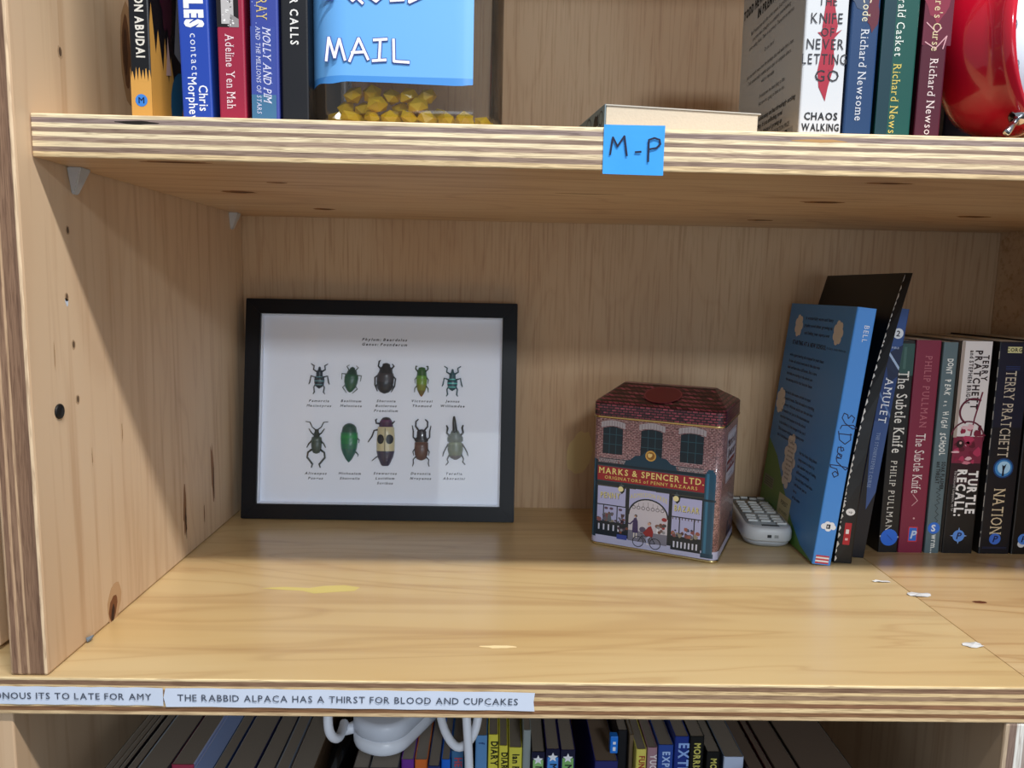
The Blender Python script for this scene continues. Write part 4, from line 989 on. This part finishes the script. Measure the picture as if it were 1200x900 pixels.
lid = loft('lid', [tr(1, TZ+.6, 7), tr(1, TZ+12), roofring(.015, TZ+13.0), roofring(.06, TZ+14.2), roofring(.97, 149), roofring(1, 149.5)], ROOF, tin, smooth=False)
p = Print()
p.disc(58, 22, 17.5, '#6a1322', 1, n=40); p.ring(58, 22, 16.4, .8, '#8c3a46', 2, n=40)
z0_ = TZ+13.2
p.make('roof_medallion', tin, lambda u, v, h: (u, v, TZ+14.2+.75+h+(149-TZ-14.2)*max(0, (v-1.5))/42.2), TINP)
# front print, u 0..117, v 0..122 ; corner radius 9, so extra parts wrap
def wrap(u, v, h):
    r = 7.0; a = h+.12
    if u < r:
        t = (r-u)/r; t = min(t, 1.55)
        return (r-(r+a)*math.sin(t), r-(r+a)*math.cos(t), v)
    if u > TW-r:
        t = (u-(TW-r))/r; t = min(t, 1.55)
        return (TW-r+(r+a)*math.sin(t), r-(r+a)*math.cos(t), v)
    return (u, -a, v)
p = Print(); TE, LIL, NAVY = '#14334a', '#aeb2dd', '#0f2230'
def rect(x0, z0, x1, z1, c, ly=1):
    n = max(1, int((x1-x0)/(1.2 if x1 > 105 or x0 < 4 else 4))); 
    for k in range(n): p.rect(x0+(x1-x0)*k/n, z0, x0+(x1-x0)*(k+1)/n, z1, c, ly)
rect(0, 2.6, 126, 10, '#b9bcdc')          # pavement
rect(2, 10, 110, 76, NAVY, 1)             # shop front ground
rect(0, 8, 5.4, 82, '#123349', 3); rect(1.6, 8, 3, 82, '#2b6384', 4)
rect(103.4, 4, 112.6, 80, '#1b4c68', 3); rect(104.8, 4, 107, 80, '#2f6f92', 4); rect(104.4, 80, 111.6, 82, '#1b4c68', 3); rect(105.6, 82, 110.4, 83.6, '#1b4c68', 3)
rect(102.6, 55, 113.4, 57, '#0e2c3e', 5); rect(102.6, 4, 113.4, 8, '#173f58', 5)
# windows upstairs
for x0, x1, za, zb in ((9.5, 28, 88, 111.5), (45, 64.5, 88, 112), (80.5, 100.5, 87.5, 112)):
    q = [(x0, za), (x1, za)] + [(x1-(x1-x0)*k/8, zb+2.0*math.sin(math.pi*k/8)) for k in range(9)]
    p.poly(q, '#10202a', 2)
    q = [(x0-2+(x1-x0+4)*k/8, zb+.4+2.2*math.sin(math.pi*k/8)) for k in range(9)]; q2 = [(a, b+5.2) for a, b in q]
    p.poly(q+q2[::-1], '#a39ca2', 2)
    for k in range(1, 9): p.stroke([(x0-2+(x1-x0+4)*k/9, zb+.8+1.6*math.sin(math.pi*k/9)), (x0-2+(x1-x0+4)*k/9, zb+5.4+1.6*math.sin(math.pi*k/9))], .35, '#6d6068', 3)
    for k in (1, 2): p.stroke([(x0+(x1-x0)*k/3, za), (x0+(x1-x0)*k/3, zb+1)], .5, '#2b4f5c', 3)
    for k in (1, 2): p.stroke([(x0, za+(zb-za)*k/2.6), (x1, za+(zb-za)*k/2.6)], .5, '#2b4f5c', 3)
# balustrade, cornice and pediment
rect(5.4, 76, 103.4, 79.5, NAVY, 3)
for k in range(44):
    x = 8+k*2.15
    if abs((x % 26)-13) < 12: p.ring(x, 81.6, .95, .5, '#8f9298', 3, 8); p.rect(x-.3, 79.4, x+.3, 80.6, '#8f9298', 3)
rect(6, 83, 102, 83.7, '#1c2c38', 3)
q = [(30, 79)] + [(32, 83.5), (36, 84.5), (40, 88.5), (46, 89.5), (50, 93.5), (54.5, 95), (59, 93.5), (63, 89.5), (69, 88.5), (73, 84.5), (77, 83.5), (79, 79)]
p.poly(q, '#16384c', 4); p.disc(54.5, 90, 4.9, '#c99d4c', 5); p.disc(54.5, 90, 3.6, '#8a5c1e', 6); p.disc(54, 90.6, 2, '#e0c27c', 7, wob=.3, n=9)
# red fascia
rect(5.6, 62.5, 103.2, 76, '#93202f', 4); rect(5.6, 61.6, 103.2, 62.4, '#2a4654', 5); rect(5.6, 76, 103.2, 76.8, '#2a4654', 5)
p.text('MARKS & SPENCER LTD.', 55, 69.2, 5.4, '#e3cf82', 6, bold=.03, serif=True, sx=.94, gap=.13)
p.text('ORIGINATORS of PENNY BAZAARS', 55, 64.2, 2.9, '#d9bf6c', 6, bold=.02, serif=True, sx=1.02, gap=.18)
rect(5.4, 58, 103.4, 61.6, '#0f2634', 3); rect(5.4, 57.4, 103.4, 58, '#4a4c44', 3)
# white-lilac glass signs
rect(6.4, 40, 33, 57, LIL, 4); rect(36, 48, 73, 58, LIL, 3); rect(76, 38, 102, 55.5, LIL, 4)
p.text('PENNY', 18.6, 46.2, 5.4, '#d8cf80', 6, serif=True, bold=.02, fit=19, bend=lambda x: -.012*x*x*0+.05*x); p.text('PENNY', 19, 45.8, 5.4, '#4a4a70', 5, serif=True, bold=.02, fit=19, bend=lambda x: .05*x)
p.text('BAZAAR', 89, 43, 5.4, '#d8cf80', 6, serif=True, bold=.02, fit=22); p.text('BAZAAR', 89.4, 42.6, 5.4, '#4a4a70', 5, serif=True, bold=.02, fit=22)
q = [(36, 30)] + [(54.5-18.5*math.cos(math.pi*k/16), 34+16*math.sin(math.pi*k/16)) for k in range(17)] + [(73, 30)]
q2 = [(36, 57.5), (73, 57.5)] + [(54.5+18.5*math.cos(math.pi*k/16), 34+16*math.sin(math.pi*k/16)) for k in range(17)]
p.poly(q2, LIL, 4)
p.text('ADMISSION FREE', 54.5, 51.6, 4.0, '#d3c98a', 6, serif=True, bold=.02, sx=.66, bend=lambda x: -.012*x*x)
q = [(54.5-18*math.cos(math.pi*k/16), 34+15.6*math.sin(math.pi*k/16)) for k in range(17)]
p.poly([(36.5, 12)]+q+[(72.5, 12)], '#c7c3cf', 4); p.rect(36.5, 9, 72.5, 19, '#77788a', 4.5)
p.stroke(q, 1.3, NAVY, 7)
rect(34, 10, 36.6, 58, NAVY, 5); rect(72.8, 10, 75.4, 58, NAVY, 5)
for k in range(7): 
    x = 41+k*4.4; p.stroke([(x, 47-abs(k-3)*.8), (x, 42)], .3, '#5c5a62', 6); p.ring(x, 41, 1.5, .5, '#5c5a62', 6, 10)
# shop windows with goods
for x0, x1 in ((6.4, 12), (13, 25), (26, 33.4)): p.rect(x0, 24, x1, 39, '#a9aed8', 4)
for x0, x1 in ((76, 82.6), (83.6, 95.6), (96.6, 102)): p.rect(x0, 20, x1, 37, '#a9aed8', 4)
for k in range(60):
    l = k % 2; x = (7+random.random()*25) if l else (77+random.random()*24); zz = (24.5 if l else 20.5)+random.random()**2*7
    p.disc(x, zz, .8+random.random()*1.3, random.choice(['#5d6070', '#7a4a52', '#33405c', '#8a8478', '#4a3a44', '#94584e']), 5, n=8, wob=.3)
for x in (15, 20, 28.6): p.disc(x, 36.4, 1.8, '#5a4660', 5, ry=1.2)
p.disc(18, 32, 1.2, '#6a5048', 6); p.poly([(16, 24), (20.6, 24), (19.6, 31), (17, 31)], '#54606c', 6); p.stroke([(19, 30), (22, 31)], .8, '#54606c', 6)
for k in range(9): p.stroke([(77+k*2.8, 37), (77+k*2.8, 35.4)], .8, '#5c4c50', 5)
for x0, x1, zb in ((5.6, 32, 13), (76, 102.4, 7)):
    rect(x0, zb, x1, zb+11, NAVY, 5); n = 5 if x0 < 10 else 7
    for k in range(n): x = x0+2.2+k*(x1-x0-3)/n; p.rect(x, zb+2.4, x+1.4, zb+8, '#ccd0e4', 6)
p.rect(26, 8.6, 35.6, 13, '#3a4c9c', 7); 
for k in range(8): p.disc(27.5+random.random()*8, 15+random.random()*5, 1.3, random.choice(['#7a4a3c', '#4a3c50', '#8c8f98']), 6, n=8)
# goods at right of the arch
for k in range(10): p.disc(64+random.random()*8, 20+random.random()*9, 1.5, random.choice(['#6a4a44', '#8c8f98', '#9c2c34', '#6c5a60', '#46464e']), 6, n=8)
p.disc(69.5, 33, 2.4, '#99303a', 6, ry=1.8)
p.rect(63, 19, 64.4, 25, '#e4e4ec', 6); p.disc(63.8, 26, 2.6, '#7a5a54', 6, ry=1.8); p.disc(50, 21, 3, '#54506a', 5, ry=2.6)
# lady in purple coat
p.poly([(40.5, 17), (46, 17), (45.4, 28), (43.8, 31.5), (41.6, 30.5), (40.6, 25)], '#3a3060', 7); p.disc(43.4, 33, 1.35, '#2a2028', 8); p.disc(43, 32.6, .8, '#c9a08c', 9)
p.stroke([(41.6, 28.6), (38.4, 24.8), (36.4, 25)], 1.2, '#3a3060', 7); p.rect(41.6, 12.4, 42.6, 17, '#d8d2cc', 7); p.rect(44, 12.4, 45, 17, '#d8d2cc', 7)
# cyclist
for cx in (46.2, 62): p.ring(cx, 9.2, 4.9, .6, '#14161c', 8, 22)
p.stroke([(46.2, 9.2), (49.6, 15.2), (58, 15.6), (62, 9.2)], .6, '#14161c', 8); p.stroke([(49.8, 14.6), (55, 8.6), (57.6, 15.4)], .6, '#14161c', 8); p.stroke([(48.4, 17), (50.4, 16.8)], .6, '#14161c', 8); p.stroke([(55, 8.6), (62, 9.2)], .5, '#14161c', 8)
p.poly([(53, 15.6), (59.6, 15.4), (60, 20), (57.8, 25.6), (55.4, 24.4), (51, 18.6), (50, 18.8), (51.6, 17)], '#8f2430', 9); p.disc(56, 27.2, 1.4, '#c9a08c', 10); p.disc(56.5, 27.8, 1.3, '#6a4a3a', 9)
p.stroke([(57, 15.6), (54, 13), (55, 8.8)], 1.5, '#aab0d0', 9); p.stroke([(54.4, 8.4), (56, 8)], 1.2, '#e2e2ea', 10)
# gas lamps
for x, z in ((28.6, 56.5), (79.4, 54.5)):
    p.stroke([(x, z+5.4), (x+.6, z+2.4)], .8, '#3c4c54', 8); p.poly([(x-3.6, z+2.4), (x+3.8, z+2), (x+3, z-2.6), (x+.8, z-5), (x-2, z-2)], '#1a2228', 8); p.disc(x-.4, z-.4, 2.5, '#e8dfa8', 9)
    p.disc(x+.2, z+3, 2.4, '#4a5a62', 9, ry=.9)
p.make('shop_front_print', tin, wrap, TINP, step=.05)
# side print
p = Print()
p.rect(6, 2.6, TD-4, 9, '#b9bcdc', 1); p.make('pavement_print', tin, lambda u, v, h: (TW+.12+h, u, v), TINP, step=.05); p = Print()
q = rrect(24, 78, 66, 113, 4, 4); p.poly(q, '#c9cade', 2); q = rrect(25.4, 76.6, 67.4, 111.6, 4, 4)
for a, b in zip(q, q[1:]+q[:1]): p.stroke([a, b], .5, '#7a4a54', 3)
p.text('Marks &', 50, 99, 7.5, '#4a1a26', 4, bold=.06, ital=.3); p.text('Spencer', 52, 89, 7.5, '#4a1a26', 4, bold=.06, ital=.3)
p.rect(28, 76, 74, 86, '#7a2434', 3); p.text('PENNY BAZAAR', 51, 78.4, 4.6, '#c9cade', 4, bold=.03, sx=.8); p.stroke([(40, 71), (62, 71)], .6, '#6a6a7a', 4)
for k in range(9): p.disc(52+random.random()*30, 12+random.random()*14, 2+random.random()*2.5, random.choice(['#2a3450', '#3c4668', '#22283c']), 3, n=9, wob=.3)
p.make('side_print', tin, lambda u, v, h: (TW+.12+h, u, v), TINP, step=.05)

# ---------------------------------------------------------------- handset lying beside the tin
rm = thing('remote_control', 'grey-white remote control handset lying between tin and blue book', 'remote', (501, 243.5, .05), (0, 0, math.radians(-7.5)))
PG = mat('grey_plastic', '#c3c7ca', .35); PD = mat('keypad_grey', '#8d9293', .45)
def rr(d, z, yb=0, r=14): return [(x, y, z) for x, y in rrect(d, 46-d, d+yb, 112-d, r-d*.3, 6)]
loft('case_bottom', [rr(6, 0), rr(3, 2), rr(1.2, 6)], mat('grey_plastic_dark', '#a5a9ac', .4), rm)
loft('case', [rr(.8, 6.2), rr(0, 8), rr(0, 15), rr(1, 18.4), rr(2.6, 19.4)], PG, rm)
loft('keypad_plate', [[(x, y, z) for x, y in rrect(4, 42, 8, 108, 9, 6)] for z in (19.45, 19.9)], PD, rm)
KEY = mat('key_grey', '#c9ccca', .4); KEYD = mat('key_dark', '#22262a', .4)
kproto = None
for r_ in range(8):
    for c_ in range(3):
        x = 6.5+c_*11.8+(.6 if r_ == 2 else 0); y = 17.5+r_*8.2+(5 if r_ > 2 else 0)
        if kproto is None:
            kproto = box('key', 0, 9, 0, 3.6, 0, 2, KEY, rm, bev=.5, smooth=False); k_ = kproto
        else:
            k_ = kproto.copy(); COL.objects.link(k_); k_.parent = rm
        k_.location = Vector((x, y, 19.9))*S
for c_ in range(4):
    k_ = kproto.copy(); COL.objects.link(k_); k_.parent = rm; k_.location = Vector((5.5+c_*8.6, 94+(c_ % 2)*3, 19.9))*S; k_.scale = (.8, 1, 1)
k_ = kproto.copy(); COL.objects.link(k_); k_.parent = rm; k_.location = Vector((32, 11.4, 19.9))*S
box('key', 6, 40, 100.5, 105, 19.9, 20.8, KEYD, rm, bev=.4, label='dark strip')
box('slot', 17, 33, 7.2, 9.4, 19.3, 20.2, KEYD, rm, label='dark groove')
box('indicator', 21, 24.6, -.4, 1, 10.4, 13.2, KEYD, rm); box('indicator', 27.4, 31, -.4, 1, 10.4, 13.2, PD, rm)

# ---------------------------------------------------------------- lower shelf
ZB = -300
G_L = 'books standing on the lowest shelf'
ZTL = -95
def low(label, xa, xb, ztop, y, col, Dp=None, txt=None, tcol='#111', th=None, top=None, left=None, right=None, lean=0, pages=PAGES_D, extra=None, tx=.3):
    H = ztop-ZB-.1; T = xb-xa; Dp = Dp or min(D-y-4, 150)
    o, cv = book(label, (xa, y, ZB+.05), T, Dp, H, col, left, right, group=G_L, pages=pages, lean=lean)
    if txt or top or extra:
        p = Print()
        if top: p.rect(.2, H-top[1], T-.2, H, top[0], 1)
        if txt: p.text(txt, T*tx, H-(top[1] if top else 0)-5, th or T*.5, tcol, 3, 'l', rot=-90, bold=.05, sx=.8)
        if extra: extra(p, T, H)
        p.make('spine_print', cv, on_spine(o))
    return o
low('thin brown book leftmost on the lowest shelf', 1.5, 7.2, -96, 30, '#4a4038', Dp=150)
low('thin tan paperback second on the lowest shelf', 7.6, 12.2, -95, 30, '#6e5f50', Dp=150)
low('thin black book near the left of the lowest shelf', 12.6, 16.8, -94, 32, '#15131a', Dp=150)
low('slim dark brown book left of the pale blue-grey one', 17.2, 24, -95, 32, '#241e1e', Dp=150)
low('pale blue-grey backed book near the left of the lowest shelf', 24.4, 45, -95, 36, '#8ea0b4', left='#8ea0b4', right='#3a3c44', Dp=150)
o = low('crimson hardback with white-edged cover on the lowest shelf', 45.6, 61, -95, 55, '#a63a52', left='#5c1430', right='#b9c6ea', Dp=150)
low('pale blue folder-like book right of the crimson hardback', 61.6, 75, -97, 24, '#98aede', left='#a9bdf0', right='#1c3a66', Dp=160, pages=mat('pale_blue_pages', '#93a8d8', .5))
low('teal-navy thin book right of the pale blue folder', 75.6, 84.4, -95, 30, '#1c3a66', Dp=150)
low('grey-brown paged book with indigo cover, lowest shelf left', 85, 104.2, -95, 30, '#232a58', Dp=150)
low('dark slate book before the pale grey ones, lowest shelf', 105, 118, -95, 30, '#202838', Dp=150)
low('pale grey covered book, lowest shelf', 118.5, 127.6, -95, 30, '#7a8496', Dp=150)
low('thick brown-paged book beside the glossy black bag', 128.2, 144.8, -96, 30, '#5a4634', Dp=150)
# glossy black folded bag
V = []; rings = []
for i in range(9):
    t = i/8; z = ZB+.2+(198)*t; w_ = 1-.25*t
    rings.append([(155.8+(8.8+.7*math.sin(3*a+i))*w_*math.cos(a)+6*t*0, 105+(62+3*math.sin(5*a+i*2))*math.sin(a)*(1-.15*t), z) for a in [2*math.pi*k/20 for k in range(20)]])
bag = loft('plastic_bag', rings, mat('black_plastic_film', '#07080a', .22, bump=.6, bscale=60), None)
tag(bag, 'glossy black plastic bag standing among the lowest books, left of the adapter', 'bag')

A = [
 ('cream paperback under the white adapter, left', 170.8, 181.6, -97, 56, '#4a4038', {}),
 ('thick plain paperback under the white adapter', 182.2, 202.4, -97, 56, '#2b2a30', {}),
 ('purple-spined paperback on the lowest shelf', 203.2, 212.2, -96.2, 64.4, '#6a2f92', {}),
 ('orange-spined paperback on the lowest shelf', 212.8, 222, -96.2, 64.4, '#cf6a2c', {}),
 ('paperback with low dark blue spine beside the orange one', 222.6, 231, -97, 58.4, '#1f2f66', {}),
 ('bright blue thin paperback on the lowest shelf', 231.5, 238, -96, 64.4, '#1f66d2', {}),
 ('steel blue paperback lettered HE in red', 238.6, 247.2, -90.4, 66, '#3c6a96', dict(txt='HE', tcol='#b04a58', th=5)),
 ('light cyan thin paperback behind the white cable', 247.9, 253, -92, 66, '#7fc0dc', {}),
 ('mid blue paperback left of the yellow diary', 255.6, 264, -78.4, 66, '#5a8cc0', dict(txt='f', tcol='#2a4a80', th=4)),
 ('tallest yellow paperback lettered DIARY', 264.7, 271.8, -77.7, 66, '#d8d04a', dict(txt='DIARY', tcol='#1c1c14', th=4.6)),
 ('shorter yellow paperback lettered DIARY, right of the tallest', 272.4, 278.8, -86.1, 66, '#d8d04a', dict(txt='DIARY', tcol='#1c1c14', th=4.2)),
 ('yellow paperback lettered Ian F', 279.5, 289, -87.4, 66, '#d2cc4c', dict(txt='Ian F', tcol='#20201a', th=4.6)),
 ('thin grey paperback between yellow and star books', 289.4, 295, -74, 66, '#8a9494', {}),
]
for lab, xa, xb, z, y, c, k in A: low(lab, xa, xb, z, y, c, **k)
def star(p, x, z, r, c, ly):
    q = [(x+(r if k % 2 == 0 else r*.45)*math.sin(math.pi*k/5), z+(r if k % 2 == 0 else r*.45)*math.cos(math.pi*k/5)) for k in range(10)]; p.poly(q, c, ly)
for i, (xa, xb, z, c, nm) in enumerate(((295.6, 305.2, -89.2, '#8fc27a', 'leftmost of three, green below its white star'), (305.9, 315.8, -87.1, '#4a90dc', 'middle of three, blue below its white star'), (316.4, 326.8, -87.7, '#7fb46a', 'rightmost of three, green below its white star'))):
    def ex(p, T, H, c=c): p.rect(1.2, H-80, T-1.2, H-6, c, 2); star(p, T/2, H-6, 3.8, '#eef0f4', 4)
    low('dark paperback with star emblem, '+nm, xa, xb, z, 64, ('#12141c', '#1e1a5a', '#1c1a58')[i], txt='MONSTER', tcol='#20242c', th=5, top=('#141634', 6), extra=ex, tx=.3)
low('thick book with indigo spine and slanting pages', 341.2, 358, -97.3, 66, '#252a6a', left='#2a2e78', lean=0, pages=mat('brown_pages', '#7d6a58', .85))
o = low('book with bright blue tab sticking out of its pages', 359, 366.4, -81, 78, '#16171c', Dp=130)
bt = box('page_tab', -6.5, -1, -8, -2, 206, 219, mat('bright_blue_tab', '#1f7ae0', .4), o, bev=.5, label='bright blue plastic tab')
p = Print(); p.rect(-4.6, 208, -2.6, 211, '#e9f0fa', 1); p.rect(-4.6, 213, -2.6, 215, '#e9f0fa', 1); p.make('tab_mark', bt, lambda u, v, h: (u, -8-h, v))
B = [
 ('tan-paged paperback leaning left of the short yellow one', 367, 370.2, -82, 74, '#6a5a46', {}),
 ('short yellow paperback on the right of the lowest shelf', 370.6, 378.1, -87.9, 66, '#d8cc62', dict(txt='FUNNY', tcol='#a03a2c', th=4)),
 ('dusty pink paperback lettered YU', 378.7, 385.8, -86.5, 66, '#a07c86', dict(txt='YUCK', tcol='#e8dcdc', th=4.4)),
 ('blue paperback with white panel drawing', 386.4, 397.4, -84.4, 66, '#28489a', dict(txt='EXPLORE', tcol='#aac4f2', th=5)),
 ('navy paperback lettered EX in pale blue', 398, 408.3, -77.8, 66, '#1a3284', dict(txt='EXTRA', tcol='#8fb0ea', th=7)),
 ('black paperback lettered MORR in yellow', 408.9, 419.3, -77.7, 66, '#0f1010', dict(txt='MORRIS', tcol='#c9c264', th=4.6)),
 ('shorter black paperback lettered M in yellow', 421.4, 431.4, -89.4, 66, '#0f1010', dict(txt='MORRIS', tcol='#c9c264', th=4.4)),
 ('book with blue-grey cover and white spine', 434, 448.5, -93.2, 66, '#b9c6e0', dict(left='#5a6a84')),
]
for lab, xa, xb, z, y, c, k in B: low(lab, xa, xb, z, y, c, **k)
for i, (xa, xb, c) in enumerate(((450, 461, '#2a1a16'), (461.6, 467, '#3a0f16'), (467.6, 484.4, '#3c322c'), (485, 523, '#2c2622'))):
    low(('thin dark book right of the white-spined one', 'dark book with deep red cover, lowest shelf right', 'thick dark brown book, lowest shelf right', 'last dark book at the right of the lowest shelf')[i], xa, xb, -98+i, 26, c, Dp=160, pages=mat('dark_pages', '#6d5d50', .85))

# white power adapter with cables lying on the books
ad = thing('power_adapter', 'white rounded power adapter lying on the lowest books', 'adapter', (203, 116, -95.4), (0, 0, math.radians(-26)))
def ar(d, z, r=20): return [(x, y, z) for x, y in rrect(-22+d, 22-d, -55+d, 44-d, r-d, 8)]
loft('case', [ar(3, 0), ar(.8, 1.5), ar(0, 4), ar(0, 12)], PLASTIC_W, ad)
loft('case_top', [ar(.6, 12.2), ar(0, 13), ar(0, 21), ar(1.5, 23.6), ar(4, 24.4)], mat('white_plastic_top', '#ccd2de', .35), ad)
CB = mat('white_cable', '#e4e8f2', .4)
tube('plug_boot', [(-17, -40, 11), (-21, -46, 10.5), (-24.5, -50, 10)], [4.6, 4.2, 3.8], PLASTIC_W, ad, 14)
cb = tube('cable', [(159.5, 82, -79.6), (160, 74, -80), (160, 60, -78.5), (156, 54, -72), (154, 54, -63), (153, 62, -48), (153, 72, -32)], 3.2, CB, None, 12, smoothpath=2)
tag(cb, 'white cable looping up left of the adapter', 'cable', 'white adapter cables')
cb = tube('cable', [(228, 76, -58), (233, 60, -70), (242, 52, -79), (250, 51, -76), (256, 52, -66), (258, 58, -54), (258, 64, -34)], 3.0, CB, None, 12, smoothpath=2)
tag(cb, 'white cable looped at the right end of the adapter', 'cable', 'white adapter cables')
cb = tube('cable', [(248, 58, -40), (250, 46, -56), (251.5, 44, -75), (252.5, 44, -100), (254, 44, -160), (258, 42, -240), (266, 38, -296)], 3.0, CB, None, 12, smoothpath=2)
tag(cb, 'white cable hanging straight down in front of the books', 'cable', 'white adapter cables')

for o in bpy.data.objects:
    for k in ('_T', '_D', '_H'):
        if k in o: del o[k]
